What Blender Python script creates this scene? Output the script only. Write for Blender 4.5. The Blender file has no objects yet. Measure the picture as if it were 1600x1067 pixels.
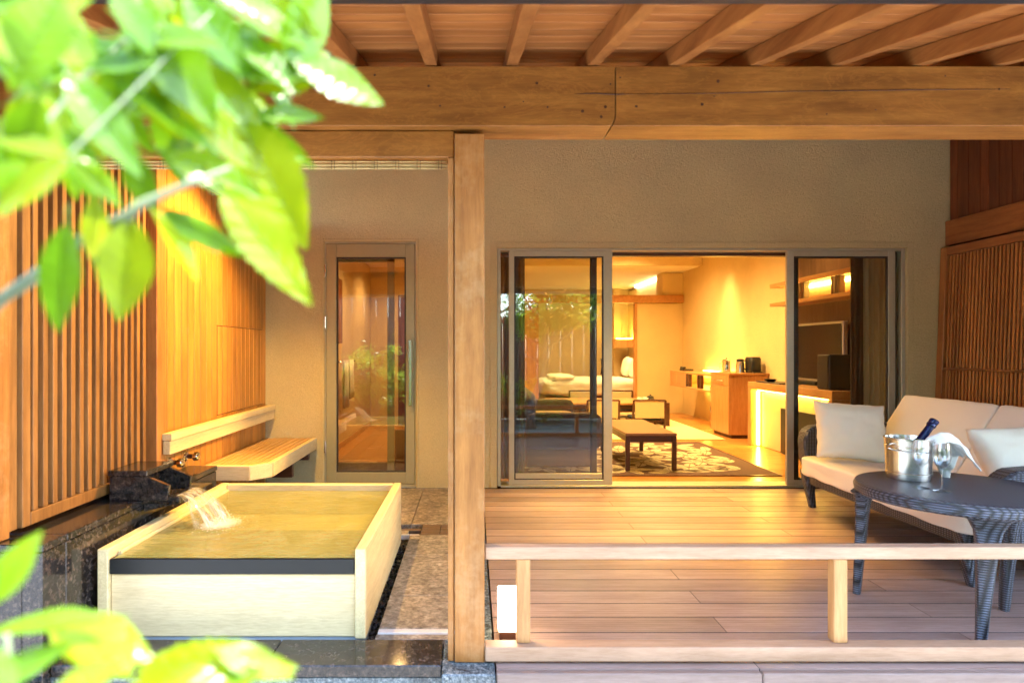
import bpy, bmesh, math, random
from mathutils import Vector, Matrix, noise
random.seed(7)
S = bpy.context.scene
COL = S.collection
R = math.radians
# ------------------------------------------------------------------ camera
H = 1.18
cam = bpy.data.cameras.new("camera"); co = bpy.data.objects.new("camera", cam); COL.objects.link(co)
co.location = (0, 0, H); co.rotation_euler = (R(90), 0, 0)
cam.sensor_width = 36; cam.lens = 22.5; cam.shift_x = 0.0388; cam.shift_y = 0.0078
cam.clip_start = 0.02; cam.clip_end = 400
cam.dof.use_dof = True; cam.dof.focus_distance = 4.2; cam.dof.aperture_fstop = 2.5
S.camera = co
# ------------------------------------------------------------------ world and sun
SUN_EL, SUN_AZ = 62, 118      # azimuth measured from +Y clockwise (sun behind the camera)
w = bpy.data.worlds.new("World"); S.world = w; w.use_nodes = True
nt = w.node_tree; bg = nt.nodes["Background"]
sky = nt.nodes.new("ShaderNodeTexSky"); sky.sky_type = 'NISHITA'; sky.sun_disc = False
sky.sun_elevation = R(SUN_EL); sky.sun_rotation = R(SUN_AZ); sky.air_density = 1.0; sky.dust_density = .9
nt.links.new(sky.outputs[0], bg.inputs[0]); bg.inputs[1].default_value = 0.15
sl = bpy.data.lights.new("sun", 'SUN'); sl.energy = 2.2; sl.angle = R(0.6); sl.color = (1, .95, .86)
so = bpy.data.objects.new("sun", sl); COL.objects.link(so)
sd = Vector((math.sin(R(SUN_AZ)) * math.cos(R(SUN_EL)), math.cos(R(SUN_AZ)) * math.cos(R(SUN_EL)), math.sin(R(SUN_EL))))
so.rotation_euler = sd.to_track_quat('Z', 'Y').to_euler(); so.location = sd * 30
S.view_settings.view_transform = 'Standard'; S.view_settings.look = 'None'
S.view_settings.exposure = 3.65; S.view_settings.gamma = 1; S.view_settings.use_curve_mapping = False
cy = S.cycles
cy.use_denoising = True; cy.max_bounces = 8; cy.diffuse_bounces = 4; cy.glossy_bounces = 4
cy.transmission_bounces = 5; cy.transparent_max_bounces = 10; cy.sample_clamp_indirect = 6; cy.sample_clamp_direct = 0
cy.caustics_reflective = False; cy.caustics_refractive = False; cy.blur_glossy = 1.0
cy.use_adaptive_sampling = True; cy.adaptive_threshold = 0.02
try: cy.denoiser = 'OPENIMAGEDENOISE'
except Exception: pass

# ------------------------------------------------------------------ helpers
WL = {}
def T(o, label, cat, group=None):
    o['label'] = label; o['category'] = cat
    if group: o['group'] = group
    return o
def E(name, loc=(0, 0, 0), rz=0, parent=None):
    o = bpy.data.objects.new(name, None); COL.objects.link(o); o.empty_display_size = .05
    p = WL.get(parent.name, Vector()) if parent else Vector()
    o.parent = parent; o.location = Vector(loc) - p; o.rotation_euler = (0, 0, rz); WL[o.name] = Vector(loc)
    return o
def OBJ(name, me, parent, loc, mat=None):
    """link a mesh object at world location loc (parents are unrotated, or loc is then taken in their local frame)"""
    o = bpy.data.objects.new(name, me); COL.objects.link(o)
    p = WL.get(parent.name, Vector()) if parent else Vector()
    o.parent = parent; o.location = Vector(loc) - p; WL[o.name] = Vector(loc)
    if mat and not me.materials: me.materials.append(mat)
    return o
_bc = {}
def boxmesh(sx, sy, sz, mat, bev):
    k = (round(sx, 4), round(sy, 4), round(sz, 4), mat.name, bev)
    if k in _bc: return _bc[k]
    bm = bmesh.new(); bmesh.ops.create_cube(bm, size=1)
    for v in bm.verts: v.co = Vector((v.co.x * sx, v.co.y * sy, v.co.z * sz))
    b = min(bev, min(sx, sy, sz) * .3)
    if b > 0.0003: bmesh.ops.bevel(bm, geom=list(bm.edges), offset=b, segments=1, affect='EDGES')
    me = bpy.data.meshes.new("box"); bm.to_mesh(me); bm.free(); me.materials.append(mat)
    _bc[k] = me; return me
def bx(name, parent, x0, x1, y0, y1, z0, z1, mat, bev=.003):
    me = boxmesh(abs(x1 - x0), abs(y1 - y0), abs(z1 - z0), mat, bev)
    return OBJ(name, me, parent, ((x0 + x1) / 2, (y0 + y1) / 2, (z0 + z1) / 2))
def me_from(verts, faces, mat, smooth=False, name="m"):
    me = bpy.data.meshes.new(name); me.from_pydata([tuple(v) for v in verts], [], faces); me.update()
    me.materials.append(mat)
    if smooth: me.polygons.foreach_set("use_smooth", [True] * len(me.polygons))
    return me
def mbx(name, parent, boxes, mat, bev=.002):
    """several boxes joined in one mesh; origin at the first box centre"""
    b0 = boxes[0]; c = Vector(((b0[0] + b0[1]) / 2, (b0[2] + b0[3]) / 2, (b0[4] + b0[5]) / 2))
    bm = bmesh.new()
    for (x0, x1, y0, y1, z0, z1) in boxes:
        g = bmesh.ops.create_cube(bm, size=1)['verts']
        for v in g:
            v.co = Vector(((x0 + x1) / 2 + v.co.x * (x1 - x0), (y0 + y1) / 2 + v.co.y * (y1 - y0), (z0 + z1) / 2 + v.co.z * (z1 - z0))) - c
        if bev:
            es = list({e for v in g for e in v.link_edges})
            bmesh.ops.bevel(bm, geom=es, offset=min(bev, .3 * min(x1 - x0, y1 - y0, z1 - z0)), segments=1, affect='EDGES')
    me = bpy.data.meshes.new("boxes"); bm.to_mesh(me); bm.free(); me.materials.append(mat)
    return OBJ(name, me, parent, c)
def prism(name, parent, pts, axis, a0, a1, mat, bev=.002):
    """polygon pts in the plane normal to axis ('x','y','z'), extruded a0..a1"""
    def mk(p, a):
        if axis == 'x': return Vector((a, p[0], p[1]))
        if axis == 'y': return Vector((p[0], a, p[1]))
        return Vector((p[0], p[1], a))
    n = len(pts); V = [mk(p, a0) for p in pts] + [mk(p, a1) for p in pts]
    c = sum(V, Vector()) / len(V); bm = bmesh.new()
    vs = [bm.verts.new(v - c) for v in V]
    bm.faces.new(vs[:n]); bm.faces.new(vs[n:][::-1])
    for i in range(n): bm.faces.new((vs[i], vs[n + i], vs[n + (i + 1) % n], vs[(i + 1) % n]))
    bmesh.ops.recalc_face_normals(bm, faces=bm.faces)
    if bev: bmesh.ops.bevel(bm, geom=list(bm.edges), offset=bev, segments=1, affect='EDGES')
    me = bpy.data.meshes.new("prism"); bm.to_mesh(me); bm.free(); me.materials.append(mat)
    return OBJ(name, me, parent, c)
def lathe(name, parent, prof, loc, mat, seg=32, rot=None):
    V = []; F = []; n = len(prof)
    for (r, z) in prof:
        for k in range(seg):
            a = 2 * math.pi * k / seg; V.append(Vector((r * math.cos(a), r * math.sin(a), z)))
    for i in range(n - 1):
        for k in range(seg):
            F.append((i * seg + k, i * seg + (k + 1) % seg, (i + 1) * seg + (k + 1) % seg, (i + 1) * seg + k))
    if prof[0][0] > 1e-4: F.append(tuple(range(seg))[::-1])
    if prof[-1][0] > 1e-4: F.append(tuple((n - 1) * seg + k for k in range(seg)))
    if rot: V = [rot @ v for v in V]
    me = me_from(V, F, mat, True)
    try: me.set_sharp_from_angle(angle=R(40))
    except Exception: pass
    return OBJ(name, me, parent, loc)
def tubeVF(pts, rad, seg, V, F):
    base = len(V); pts = [Vector(p) for p in pts]
    for i, p in enumerate(pts):
        d = (pts[min(i + 1, len(pts) - 1)] - pts[max(i - 1, 0)]).normalized()
        a = d.cross(Vector((0, 0, 1)));
        if a.length < .05: a = d.cross(Vector((1, 0, 0)))
        a.normalize(); b = d.cross(a)
        r = rad[i] if isinstance(rad, (list, tuple)) else rad
        for k in range(seg):
            t = 2 * math.pi * k / seg; V.append(p + a * math.cos(t) * r + b * math.sin(t) * r)
    for i in range(len(pts) - 1):
        for k in range(seg):
            F.append((base + i * seg + k, base + i * seg + (k + 1) % seg, base + (i + 1) * seg + (k + 1) % seg, base + (i + 1) * seg + k))
    F.append(tuple(base + k for k in range(seg))[::-1]); F.append(tuple(base + (len(pts) - 1) * seg + k for k in range(seg)))
def tube(name, parent, pts, rad, mat, seg=10):
    V = []; F = []; tubeVF(pts, rad, seg, V, F); c = V[0].copy()
    return OBJ(name, me_from([v - c for v in V], F, mat, True), parent, c)
def loft(name, parent, secs, mat, rz=0, rnd=.22):
    """secs: (x,y,z,hx,hy); rounded-rectangle rings"""
    V = []; F = []; c = Vector(secs[0][:3]); M = Matrix.Rotation(rz, 3, 'Z')
    ring = []
    for (sx, sy) in ((1, 1), (-1, 1), (-1, -1), (1, -1)):
        for t in ((1, 1 - rnd * 2), (1 - rnd * .6, 1 - rnd * .6), (1 - rnd * 2, 1)) if sx * sy > 0 else ((1 - rnd * 2, 1), (1 - rnd * .6, 1 - rnd * .6), (1, 1 - rnd * 2)):
            ring.append((sx * t[0], sy * t[1]))
    n = len(ring)
    for (x, y, z, hx, hy) in secs:
        for (u, v) in ring: V.append(Vector((x, y, z)) - c + M @ Vector((u * hx, v * hy, 0)))
    for i in range(len(secs) - 1):
        for k in range(n): F.append((i * n + k, i * n + (k + 1) % n, (i + 1) * n + (k + 1) % n, (i + 1) * n + k))
    F.append(tuple(range(n))[::-1]); F.append(tuple((len(secs) - 1) * n + k for k in range(n)))
    bm = bmesh.new(); vs = [bm.verts.new(v) for v in V]
    for f in F: bm.faces.new([vs[i] for i in f])
    bmesh.ops.recalc_face_normals(bm, faces=bm.faces)
    me = bpy.data.meshes.new("loft"); bm.to_mesh(me); bm.free(); me.materials.append(mat)
    me.polygons.foreach_set("use_smooth", [True] * len(me.polygons))
    try: me.set_sharp_from_angle(angle=R(50))
    except Exception: pass
    return OBJ(name, me, parent, c)
def soft(name, parent, loc, size, mat, rot=(0, 0, 0), p=5, nz=.0, seed=0, n=14, pinch=0.0):
    """upholstered cushion: superellipsoid box, optional wrinkles and pinched corners"""
    bm = bmesh.new(); bmesh.ops.create_cube(bm, size=2); bmesh.ops.subdivide_edges(bm, edges=list(bm.edges), cuts=n, use_grid_fill=True)
    sx, sy, sz = [s / 2 for s in size]
    for v in bm.verts:
        u = v.co.copy()
        l = (abs(u.x) ** p + abs(u.y) ** p + abs(u.z) ** p) ** (1 / p)
        u = u / l
        if pinch:
            e = max(abs(v.co.x), abs(v.co.y)) ** 3
            u.z *= (1 - pinch * e)
            k = 1 + .10 * (abs(u.x) * abs(u.y)) ** 2 - .05; u.x *= k; u.y *= k
        q = Vector((u.x * sx, u.y * sy, u.z * sz))
        if nz: q += noise.noise_vector(q * 9 + Vector((seed, 3, 1))) * nz + noise.noise_vector(q * 22 + Vector((seed, 7, 1))) * nz * .4
        v.co = q
    me = bpy.data.meshes.new("soft"); bm.to_mesh(me); bm.free(); me.materials.append(mat)
    me.polygons.foreach_set("use_smooth", [True] * len(me.polygons))
    o = OBJ(name, me, parent, loc); o.rotation_euler = rot; return o
def copyobj(o, parent=None, loc=None):
    c = o.copy(); COL.objects.link(c); c.parent = parent
    if loc is not None: c.location = loc
    for ch in list(o.children): copyobj(ch, c)
    return c

# ------------------------------------------------------------------ materials
def newmat(name):
    m = bpy.data.materials.new(name); m.use_nodes = True
    return m, m.node_tree.nodes, m.node_tree.links, m.node_tree.nodes["Principled BSDF"]
def ramp(N, stops):
    r = N.new("ShaderNodeValToRGB"); e = r.color_ramp.elements
    while len(e) < len(stops): e.new(.5)
    for i, (p, c) in enumerate(stops): e[i].position = p; e[i].color = (*c, 1)
    return r
def coords(N, L, scale, rnd=True, rot=(0, 0, 0)):
    tc = N.new("ShaderNodeTexCoord"); mp = N.new("ShaderNodeMapping"); mp.inputs['Scale'].default_value = scale
    mp.inputs['Rotation'].default_value = rot
    if rnd:
        oi = N.new("ShaderNodeObjectInfo"); mu = N.new("ShaderNodeVectorMath"); mu.operation = 'MULTIPLY_ADD'
        cb = N.new("ShaderNodeCombineXYZ")
        for i in range(3): L.new(oi.outputs['Random'], cb.inputs[i])
        L.new(cb.outputs[0], mu.inputs[0]); mu.inputs[1].default_value = (17, 31, 23); L.new(tc.outputs['Object'], mu.inputs[2])
        L.new(mu.outputs[0], mp.inputs[0])
    else: L.new(tc.outputs['Object'], mp.inputs[0])
    return mp
def noisen(N, L, vec, sc, det=5, rough=.6, dist=0):
    n = N.new("ShaderNodeTexNoise"); n.inputs['Scale'].default_value = sc; n.inputs['Detail'].default_value = det
    n.inputs['Roughness'].default_value = rough; n.inputs['Distortion'].default_value = dist
    L.new(vec.outputs[0], n.inputs['Vector']); return n
def mixc(N, L, f, a, b, mode='MIX'):
    m = N.new("ShaderNodeMix"); m.data_type = 'RGBA'; m.blend_type = mode
    if isinstance(f, (int, float)): m.inputs[0].default_value = f
    else: L.new(f, m.inputs[0])
    for s, i in ((a, 6), (b, 7)):
        if isinstance(s, tuple): m.inputs[i].default_value = (*s, 1)
        else: L.new(s, m.inputs[i])
    return m.outputs[2]
def bump(N, L, h, bs, st=.3, dist=.002):
    b = N.new("ShaderNodeBump"); b.inputs['Strength'].default_value = st; b.inputs['Distance'].default_value = dist
    L.new(h, b.inputs['Height']); L.new(b.outputs[0], bs.inputs['Normal']); return b
def wood(name, c1, c2, axis='x', rough=.5, var=.25, knots=False, figure=.5, spec=.4, ribs=None, wear=None):
    m, N, L, bs = newmat(name)
    sc = {'x': (1, 11, 11), 'y': (11, 1, 11), 'z': (11, 11, 1)}[axis]
    mp = coords(N, L, sc)
    n1 = noisen(N, L, mp, 2.2, 7, .62, .25)
    r1 = ramp(N, [(.32, c2), (.68, c1)]); L.new(n1.outputs[0], r1.inputs[0])
    n2 = noisen(N, L, mp, 14, 4, .7)
    r2 = ramp(N, [(.35, (.72, .66, .6)), (.6, (1, 1, 1))]); L.new(n2.outputs[0], r2.inputs[0])
    col = mixc(N, L, .55, r1.outputs[0], r2.outputs[0], 'MULTIPLY')
    mp2 = coords(N, L, tuple(1.0 if s == 1 else 2.6 for s in sc))
    n3 = noisen(N, L, mp2, 2.4, 4, .55, .5)
    r3 = ramp(N, [(.3, (.62, .58, .52)), (.62, (1.12, 1.1, 1.06))]); L.new(n3.outputs[0], r3.inputs[0])
    col = mixc(N, L, figure, col, r3.outputs[0], 'MULTIPLY')
    oi = N.new("ShaderNodeObjectInfo"); mr = N.new("ShaderNodeMapRange"); L.new(oi.outputs['Random'], mr.inputs[0])
    mr.inputs[3].default_value = 1 - var; mr.inputs[4].default_value = 1 + var * .35
    sc_ = N.new("ShaderNodeVectorMath"); sc_.operation = 'SCALE'; L.new(col, sc_.inputs[0]); L.new(mr.outputs[0], sc_.inputs['Scale']); col = sc_.outputs[0]
    if knots:
        mk = coords(N, L, tuple(.55 if s == 1 else 1.7 for s in sc)); nd = noisen(N, L, mk, 2, 2)
        vo = N.new("ShaderNodeTexVoronoi"); vo.inputs['Scale'].default_value = 3.4
        av = N.new("ShaderNodeVectorMath"); av.operation = 'MULTIPLY_ADD'; L.new(nd.outputs[1], av.inputs[0]); av.inputs[1].default_value = (.25, .25, .25); L.new(mk.outputs[0], av.inputs[2])
        L.new(av.outputs[0], vo.inputs['Vector'])
        rk = ramp(N, [(.035, (.22, .14, .10)), (.075, (.7, .6, .5)), (.12, (1, 1, 1))]); L.new(vo.outputs[0], rk.inputs[0])
        col = mixc(N, L, .9, col, rk.outputs[0], 'MULTIPLY')
        # rubbed pale figure of planed pine
        nw = noisen(N, L, mk, 5, 6, .7, 2.5); rw = ramp(N, [(.5, (0, 0, 0)), (.53, (1, 1, 1)), (.56, (0, 0, 0))]); L.new(nw.outputs[0], rw.inputs[0])
        sep = N.new("ShaderNodeMath"); sep.operation = 'MULTIPLY'; L.new(rw.outputs[0], sep.inputs[0]); sep.inputs[1].default_value = .14
        col = mixc(N, L, sep.outputs[0], col, tuple(min(1, c * 1.9) for c in c1))
    if wear:
        mw = coords(N, L, (1.5, 1.5, 1.5)); nw2 = noisen(N, L, mw, 2.6, 6, .75); rw2 = ramp(N, [(.5, (0, 0, 0)), (.7, (1, 1, 1))]); L.new(nw2.outputs[0], rw2.inputs[0])
        mm = N.new("ShaderNodeMath"); mm.operation = 'MULTIPLY'; L.new(rw2.outputs[0], mm.inputs[0]); mm.inputs[1].default_value = .5
        col = mixc(N, L, mm.outputs[0], col, wear)
    L.new(col, bs.inputs['Base Color'])
    rr = N.new("ShaderNodeMapRange"); L.new(n1.outputs[0], rr.inputs[0]); rr.inputs[3].default_value = rough + .12; rr.inputs[4].default_value = rough - .08
    L.new(rr.outputs[0], bs.inputs['Roughness']); bs.inputs['Specular IOR Level'].default_value = spec
    if ribs:
        tc = N.new("ShaderNodeTexCoord"); wv = N.new("ShaderNodeTexWave"); wv.bands_direction = ribs[0]; wv.inputs['Scale'].default_value = ribs[1]
        wv.inputs['Distortion'].default_value = 0; L.new(tc.outputs['Object'], wv.inputs['Vector'])
        ad = N.new("ShaderNodeMath"); ad.operation = 'MULTIPLY_ADD'; L.new(n2.outputs[0], ad.inputs[0]); ad.inputs[1].default_value = .6; L.new(wv.outputs[1], ad.inputs[2])
        bump(N, L, ad.outputs[0], bs, .5, .0015)
    else: bump(N, L, n2.outputs[0], bs, .25, .0015)
    return m
def plain(name, col, rough=.5, metal=0, spec=.5, nz=0, nsc=40, bmp=0, c2=None):
    m, N, L, bs = newmat(name); bs.inputs['Roughness'].default_value = rough; bs.inputs['Metallic'].default_value = metal
    bs.inputs['Specular IOR Level'].default_value = spec
    mp = coords(N, L, (1, 1, 1)); n = noisen(N, L, mp, nsc, 5, .6)
    a = c2 or tuple(c * (1 - nz) for c in col)
    r = ramp(N, [(.3, a), (.7, col)]); L.new(n.outputs[0], r.inputs[0]); L.new(r.outputs[0], bs.inputs['Base Color'])
    if bmp: bump(N, L, n.outputs[0], bs, bmp, .002)
    return m
def emis(name, col, st):
    m, N, L, bs = newmat(name); bs.inputs['Base Color'].default_value = (*col, 1)
    bs.inputs['Emission Color'].default_value = (*col, 1); bs.inputs['Emission Strength'].default_value = st; return m
def glassm(name, tint=(.93, .97, .95), f0=.05, gain=1.0):
    m, N, L, bs = newmat(name); N.remove(bs); out = N["Material Output"]
    tr = N.new("ShaderNodeBsdfTransparent"); tr.inputs[0].default_value = (*tint, 1)
    gl = N.new("ShaderNodeBsdfGlossy"); gl.inputs['Roughness'].default_value = .0
    lw_ = N.new("ShaderNodeLayerWeight"); lw_.inputs[0].default_value = .5
    pw = N.new("ShaderNodeMath"); pw.operation = 'POWER'; L.new(lw_.outputs['Facing'], pw.inputs[0]); pw.inputs[1].default_value = 4
    ma = N.new("ShaderNodeMath"); ma.operation = 'MULTIPLY_ADD'; ma.use_clamp = True; L.new(pw.outputs[0], ma.inputs[0]); ma.inputs[1].default_value = gain * (1 - f0); ma.inputs[2].default_value = f0
    mx = N.new("ShaderNodeMixShader"); L.new(ma.outputs[0], mx.inputs[0]); L.new(tr.outputs[0], mx.inputs[1]); L.new(gl.outputs[0], mx.inputs[2])
    L.new(mx.outputs[0], out.inputs[0]); return m
def granite(name, cols, rough=.12, sc=55):
    m, N, L, bs = newmat(name)
    mp = coords(N, L, (1, 1, 1)); n = noisen(N, L, mp, sc, 5, .75); n2 = noisen(N, L, mp, sc * .22, 4, .7)
    r = ramp(N, [(.36, cols[0]), (.5, cols[1]), (.62, cols[2]), (.72, cols[3])]); L.new(n.outputs[0], r.inputs[0])
    r2 = ramp(N, [(.35, (.5, .5, .5)), (.65, (1.4, 1.35, 1.3))]); L.new(n2.outputs[0], r2.inputs[0])
    L.new(mixc(N, L, .8, r.outputs[0], r2.outputs[0], 'MULTIPLY'), bs.inputs['Base Color'])
    bs.inputs['Roughness'].default_value = rough; bump(N, L, n.outputs[0], bs, .06, .001); return m
def leafm(name, c, tr, sp=.5):
    m, N, L, bs = newmat(name); out = N["Material Output"]
    mp = coords(N, L, (1, 1, 1)); n = noisen(N, L, mp, 3, 3)
    r = ramp(N, [(.3, tuple(x * .7 for x in c)), (.7, c)]); L.new(n.outputs[0], r.inputs[0]); L.new(r.outputs[0], bs.inputs['Base Color'])
    bs.inputs['Roughness'].default_value = .28; bs.inputs['Specular IOR Level'].default_value = sp
    t = N.new("ShaderNodeBsdfTranslucent"); t.inputs[0].default_value = (*tr, 1)
    mx = N.new("ShaderNodeMixShader"); mx.inputs[0].default_value = .5
    # side veins as fine relief
    wv = N.new("ShaderNodeTexWave"); tc = N.new("ShaderNodeTexCoord"); ab = N.new("ShaderNodeVectorMath"); ab.operation = 'ABSOLUTE'
    L.new(tc.outputs['Object'], ab.inputs[0]); ro = N.new("ShaderNodeMapping"); ro.inputs['Rotation'].default_value = (0, 0, R(-50)); L.new(ab.outputs[0], ro.inputs[0])
    L.new(ro.outputs[0], wv.inputs['Vector']); wv.inputs['Scale'].default_value = 3.2; wv.inputs['Distortion'].default_value = .6
    bump(N, L, wv.outputs[1], bs, .10, .01)
    L.new(bs.outputs[0], mx.inputs[1]); L.new(t.outputs[0], mx.inputs[2]); L.new(mx.outputs[0], out.inputs[0]); return m
def weave(name, col, hi, pitch=.013):
    m, N, L, bs = newmat(name); tc = N.new("ShaderNodeTexCoord"); sp = N.new("ShaderNodeSeparateXYZ"); L.new(tc.outputs['Object'], sp.inputs[0])
    k = math.pi / pitch
    def ma(op, a, b_=0.0, c_=None):
        n = N.new("ShaderNodeMath"); n.operation = op
        for i, v in enumerate((a, b_, c_)):
            if v is None: continue
            if isinstance(v, (int, float)): n.inputs[i].default_value = v
            else: L.new(v, n.inputs[i])
        return n.outputs[0]
    ge = N.new("ShaderNodeNewGeometry"); sn = N.new("ShaderNodeSeparateXYZ"); L.new(ge.outputs['Normal'], sn.inputs[0])
    top = ma('GREATER_THAN', ma('ABSOLUTE', sn.outputs[2]), .72); side = ma('SUBTRACT', 1.0, top)
    u = ma('MULTIPLY', ma('ADD', sp.outputs[0], ma('MULTIPLY', sp.outputs[1], side)), k * .55)
    v = ma('MULTIPLY', ma('ADD', ma('MULTIPLY', sp.outputs[2], side), ma('MULTIPLY', sp.outputs[1], top)), k)
    h = ma('ABSOLUTE', ma('ADD', ma('MULTIPLY', ma('SINE', u), ma('SINE', v)), 0))
    h2 = ma('MULTIPLY_ADD', ma('SINE', ma('MULTIPLY', v, 2)), .12, h)
    r = ramp(N, [(.05, tuple(c * .12 for c in col)), (.45, col), (.95, hi)]); L.new(h2, r.inputs[0])
    L.new(r.outputs[0], bs.inputs['Base Color']); bs.inputs['Roughness'].default_value = .36; bs.inputs['Specular IOR Level'].default_value = .55
    bump(N, L, h2, bs, .8, .004); return m

M = {}
M['beam'] = wood('beam pine', (.38, .165, .036), (.24, .092, .018), 'x', .42, .06, knots=True, figure=.85)
M['post'] = wood('post pine', (.44, .19, .05), (.28, .11, .025), 'z', .42, .06, knots=False, figure=.6, wear=(.50, .30, .14))
M['rafter'] = wood('rafter cedar', (.42, .175, .048), (.27, .095, .024), 'y', .45, .12)
M['roofb'] = wood('roof board cedar', (.52, .22, .062), (.32, .11, .026), 'x', .5, .25)
M['slat'] = wood('slat cedar', (.37, .18, .055), (.23, .10, .028), 'z', .42, .18)
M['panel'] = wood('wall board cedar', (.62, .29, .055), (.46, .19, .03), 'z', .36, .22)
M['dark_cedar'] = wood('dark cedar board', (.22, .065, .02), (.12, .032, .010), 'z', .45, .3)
M['lattice'] = wood('lattice cedar', (.52, .215, .06), (.36, .13, .03), 'z', .42, .25)
M['lat_h'] = wood('lattice rail cedar', (.32, .12, .035), (.2, .065, .018), 'y', .42, .15)
M['deck'] = wood('deck board', (.44, .32, .285), (.34, .24, .21), 'x', .36, .28, figure=.35, spec=.5, ribs=('Y', 16))
M['fascia'] = wood('deck fascia board', (.27, .20, .175), (.21, .15, .13), 'x', .4, .12, figure=.15)
M['rail'] = wood('railing timber', (.52, .34, .23), (.42, .26, .16), 'x', .5, .1, figure=.4)
M['railz'] = wood('railing post timber', (.58, .32, .13), (.44, .22, .08), 'z', .45, .1, figure=.4)
M['hinoki'] = wood('pale hinoki', (.86, .69, .40), (.80, .62, .34), 'x', .42, .06, figure=.15)
M['hinokiy'] = wood('pale hinoki long', (.80, .67, .38), (.70, .56, .30), 'y', .42, .08, figure=.15)
M['bench'] = wood('bench hinoki', (.72, .46, .19), (.58, .34, .12), 'y', .4, .14, figure=.25)
M['granite'] = granite('dark granite', [(.004, .006, .009), (.022, .02, .02), (.07, .052, .042), (.17, .14, .12)], .1)
M['granite2'] = granite('blue grey granite', [(.02, .035, .05), (.08, .11, .13), (.2, .24, .26), (.42, .42, .4)], .14, 75)
M['tile'] = granite('flamed tan stone', [(.12, .10, .085), (.26, .225, .19), (.38, .34, .29), (.50, .46, .41)], .5, 38)
M['grate'] = plain('brown drain', (.16, .10, .07), .5, .2, nz=.3)
M['palestone'] = plain('pale stone edge', (.62, .60, .60), .4, nz=.15)
M['pebble'] = plain('black pebble', (.03, .03, .035), .35, nz=.4)
def plaster(name, c):
    m, N, L, bs = newmat(name); mp = coords(N, L, (1, 1, 1), False)
    n = noisen(N, L, mp, 150, 3, .6); n2 = noisen(N, L, mp, 1.6, 4, .6)
    r = ramp(N, [(.3, tuple(x * .82 for x in c)), (.7, tuple(x * 1.08 for x in c))]); L.new(n.outputs[0], r.inputs[0])
    r2 = ramp(N, [(.3, (.86, .86, .88)), (.7, (1.05, 1.04, 1.0))]); L.new(n2.outputs[0], r2.inputs[0])
    L.new(mixc(N, L, .8, r.outputs[0], r2.outputs[0], 'MULTIPLY'), bs.inputs['Base Color']); bs.inputs['Roughness'].default_value = .9
    n4 = noisen(N, L, mp, 48, 5, .7); ad = N.new('ShaderNodeMath'); ad.operation = 'MULTIPLY_ADD'; L.new(n4.outputs[0], ad.inputs[0]); ad.inputs[1].default_value = 1.6; L.new(n.outputs[0], ad.inputs[2])
    bump(N, L, ad.outputs[0], bs, .9, .006); return m
M['plaster'] = plaster('trowelled plaster', (.60, .49, .255))
M['iwall'] = plaster('cream wall', (.72, .56, .29))
M['ceil'] = plain('white ceiling', (.78, .70, .55), .9, nz=.03)
M['alu'] = plain('bronze aluminium', (.46, .43, .31), .38, .3, nz=.08)
M['alud'] = plain('dark sash gasket', (.035, .028, .025), .5, .1, nz=.2)
M['aluw'] = plain('champagne door frame', (.38, .35, .21), .4, .3, nz=.06)
M['steel'] = plain('brushed steel', (.72, .70, .66), .22, 1, nz=.1, nsc=90)
M['chrome'] = plain('chrome', (.8, .78, .74), .08, 1)
M['glass'] = glassm('window glass', (.96, .985, .97), .085)
M['glass2'] = glassm('tinted glass', (.95, .96, .95), .02)
M['tglass'] = glassm('thin drinking glass', (.97, .985, 1), .10, 1.0)
M['gutter'] = plain('dark gutter', (.022, .02, .025), .45, .2, nz=.2)
M['ifloor'] = wood('oak floor', (.60, .28, .085), (.46, .19, .05), 'x', .22, .15, figure=.3)
M['iwood'] = wood('oak veneer', (.58, .30, .11), (.44, .20, .065), 'z', .35, .08, figure=.3)
M['iwoodh'] = wood('oak veneer level', (.58, .30, .11), (.44, .20, .065), 'y', .35, .08, figure=.3)
M['walnut'] = wood('dark walnut', (.11, .042, .022), (.06, .02, .012), 'x', .3, .08)
M['walltv'] = wood('brown wall panel', (.20, .11, .065), (.14, .07, .04), 'z', .5, .1)
M['tatami'] = plain('tatami', (.74, .60, .33), .8, nz=.12, nsc=120, bmp=.2)
M['rug'] = plain('brown rug', (.12, .06, .042), .95, nz=.25, nsc=200, bmp=.4)
M['rugl'] = plain('cream rug pile', (.62, .52, .34), .95, nz=.3, nsc=160, bmp=.4)
M['white'] = plain('white linen', (.82, .80, .76), .85, nz=.05, nsc=60, bmp=.15)
M['sofaf'] = plain('cream upholstery', (.80, .735, .66), .9, nz=.07, nsc=300, bmp=.25)
M['pillow'] = plain('ivory cushion cloth', (.82, .76, .62), .9, nz=.06, nsc=250, bmp=.25)
M['navy'] = plain('navy foil', (.008, .014, .07), .25, .3)
M['black'] = plain('black plastic', (.012, .012, .014), .35, nz=.2)
M['bluseat'] = plain('navy seat cloth', (.02, .035, .06), .8, nz=.2)
M['cane'] = plain('woven cane', (.66, .50, .27), .7, nz=.35, nsc=140, bmp=.4)
M['isofa'] = plain('brown sofa cloth', (.09, .05, .035), .85, nz=.2, nsc=120, bmp=.3)
M['isofac'] = plain('tan cushion cloth', (.34, .2, .1), .85, nz=.2, nsc=120, bmp=.3)
M['wicker'] = weave('dark wicker', (.038, .040, .055), (.13, .145, .20), .0105)
M['screen'] = plain('television screen', (.012, .009, .012), .12)
M['silver'] = plain('silver trim', (.6, .58, .55), .3, .8)
M['reed'] = plain('bamboo reed', (.68, .52, .24), .6, nz=.3, nsc=30)
M['string'] = plain('blind string', (.12, .08, .04), .8)
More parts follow.
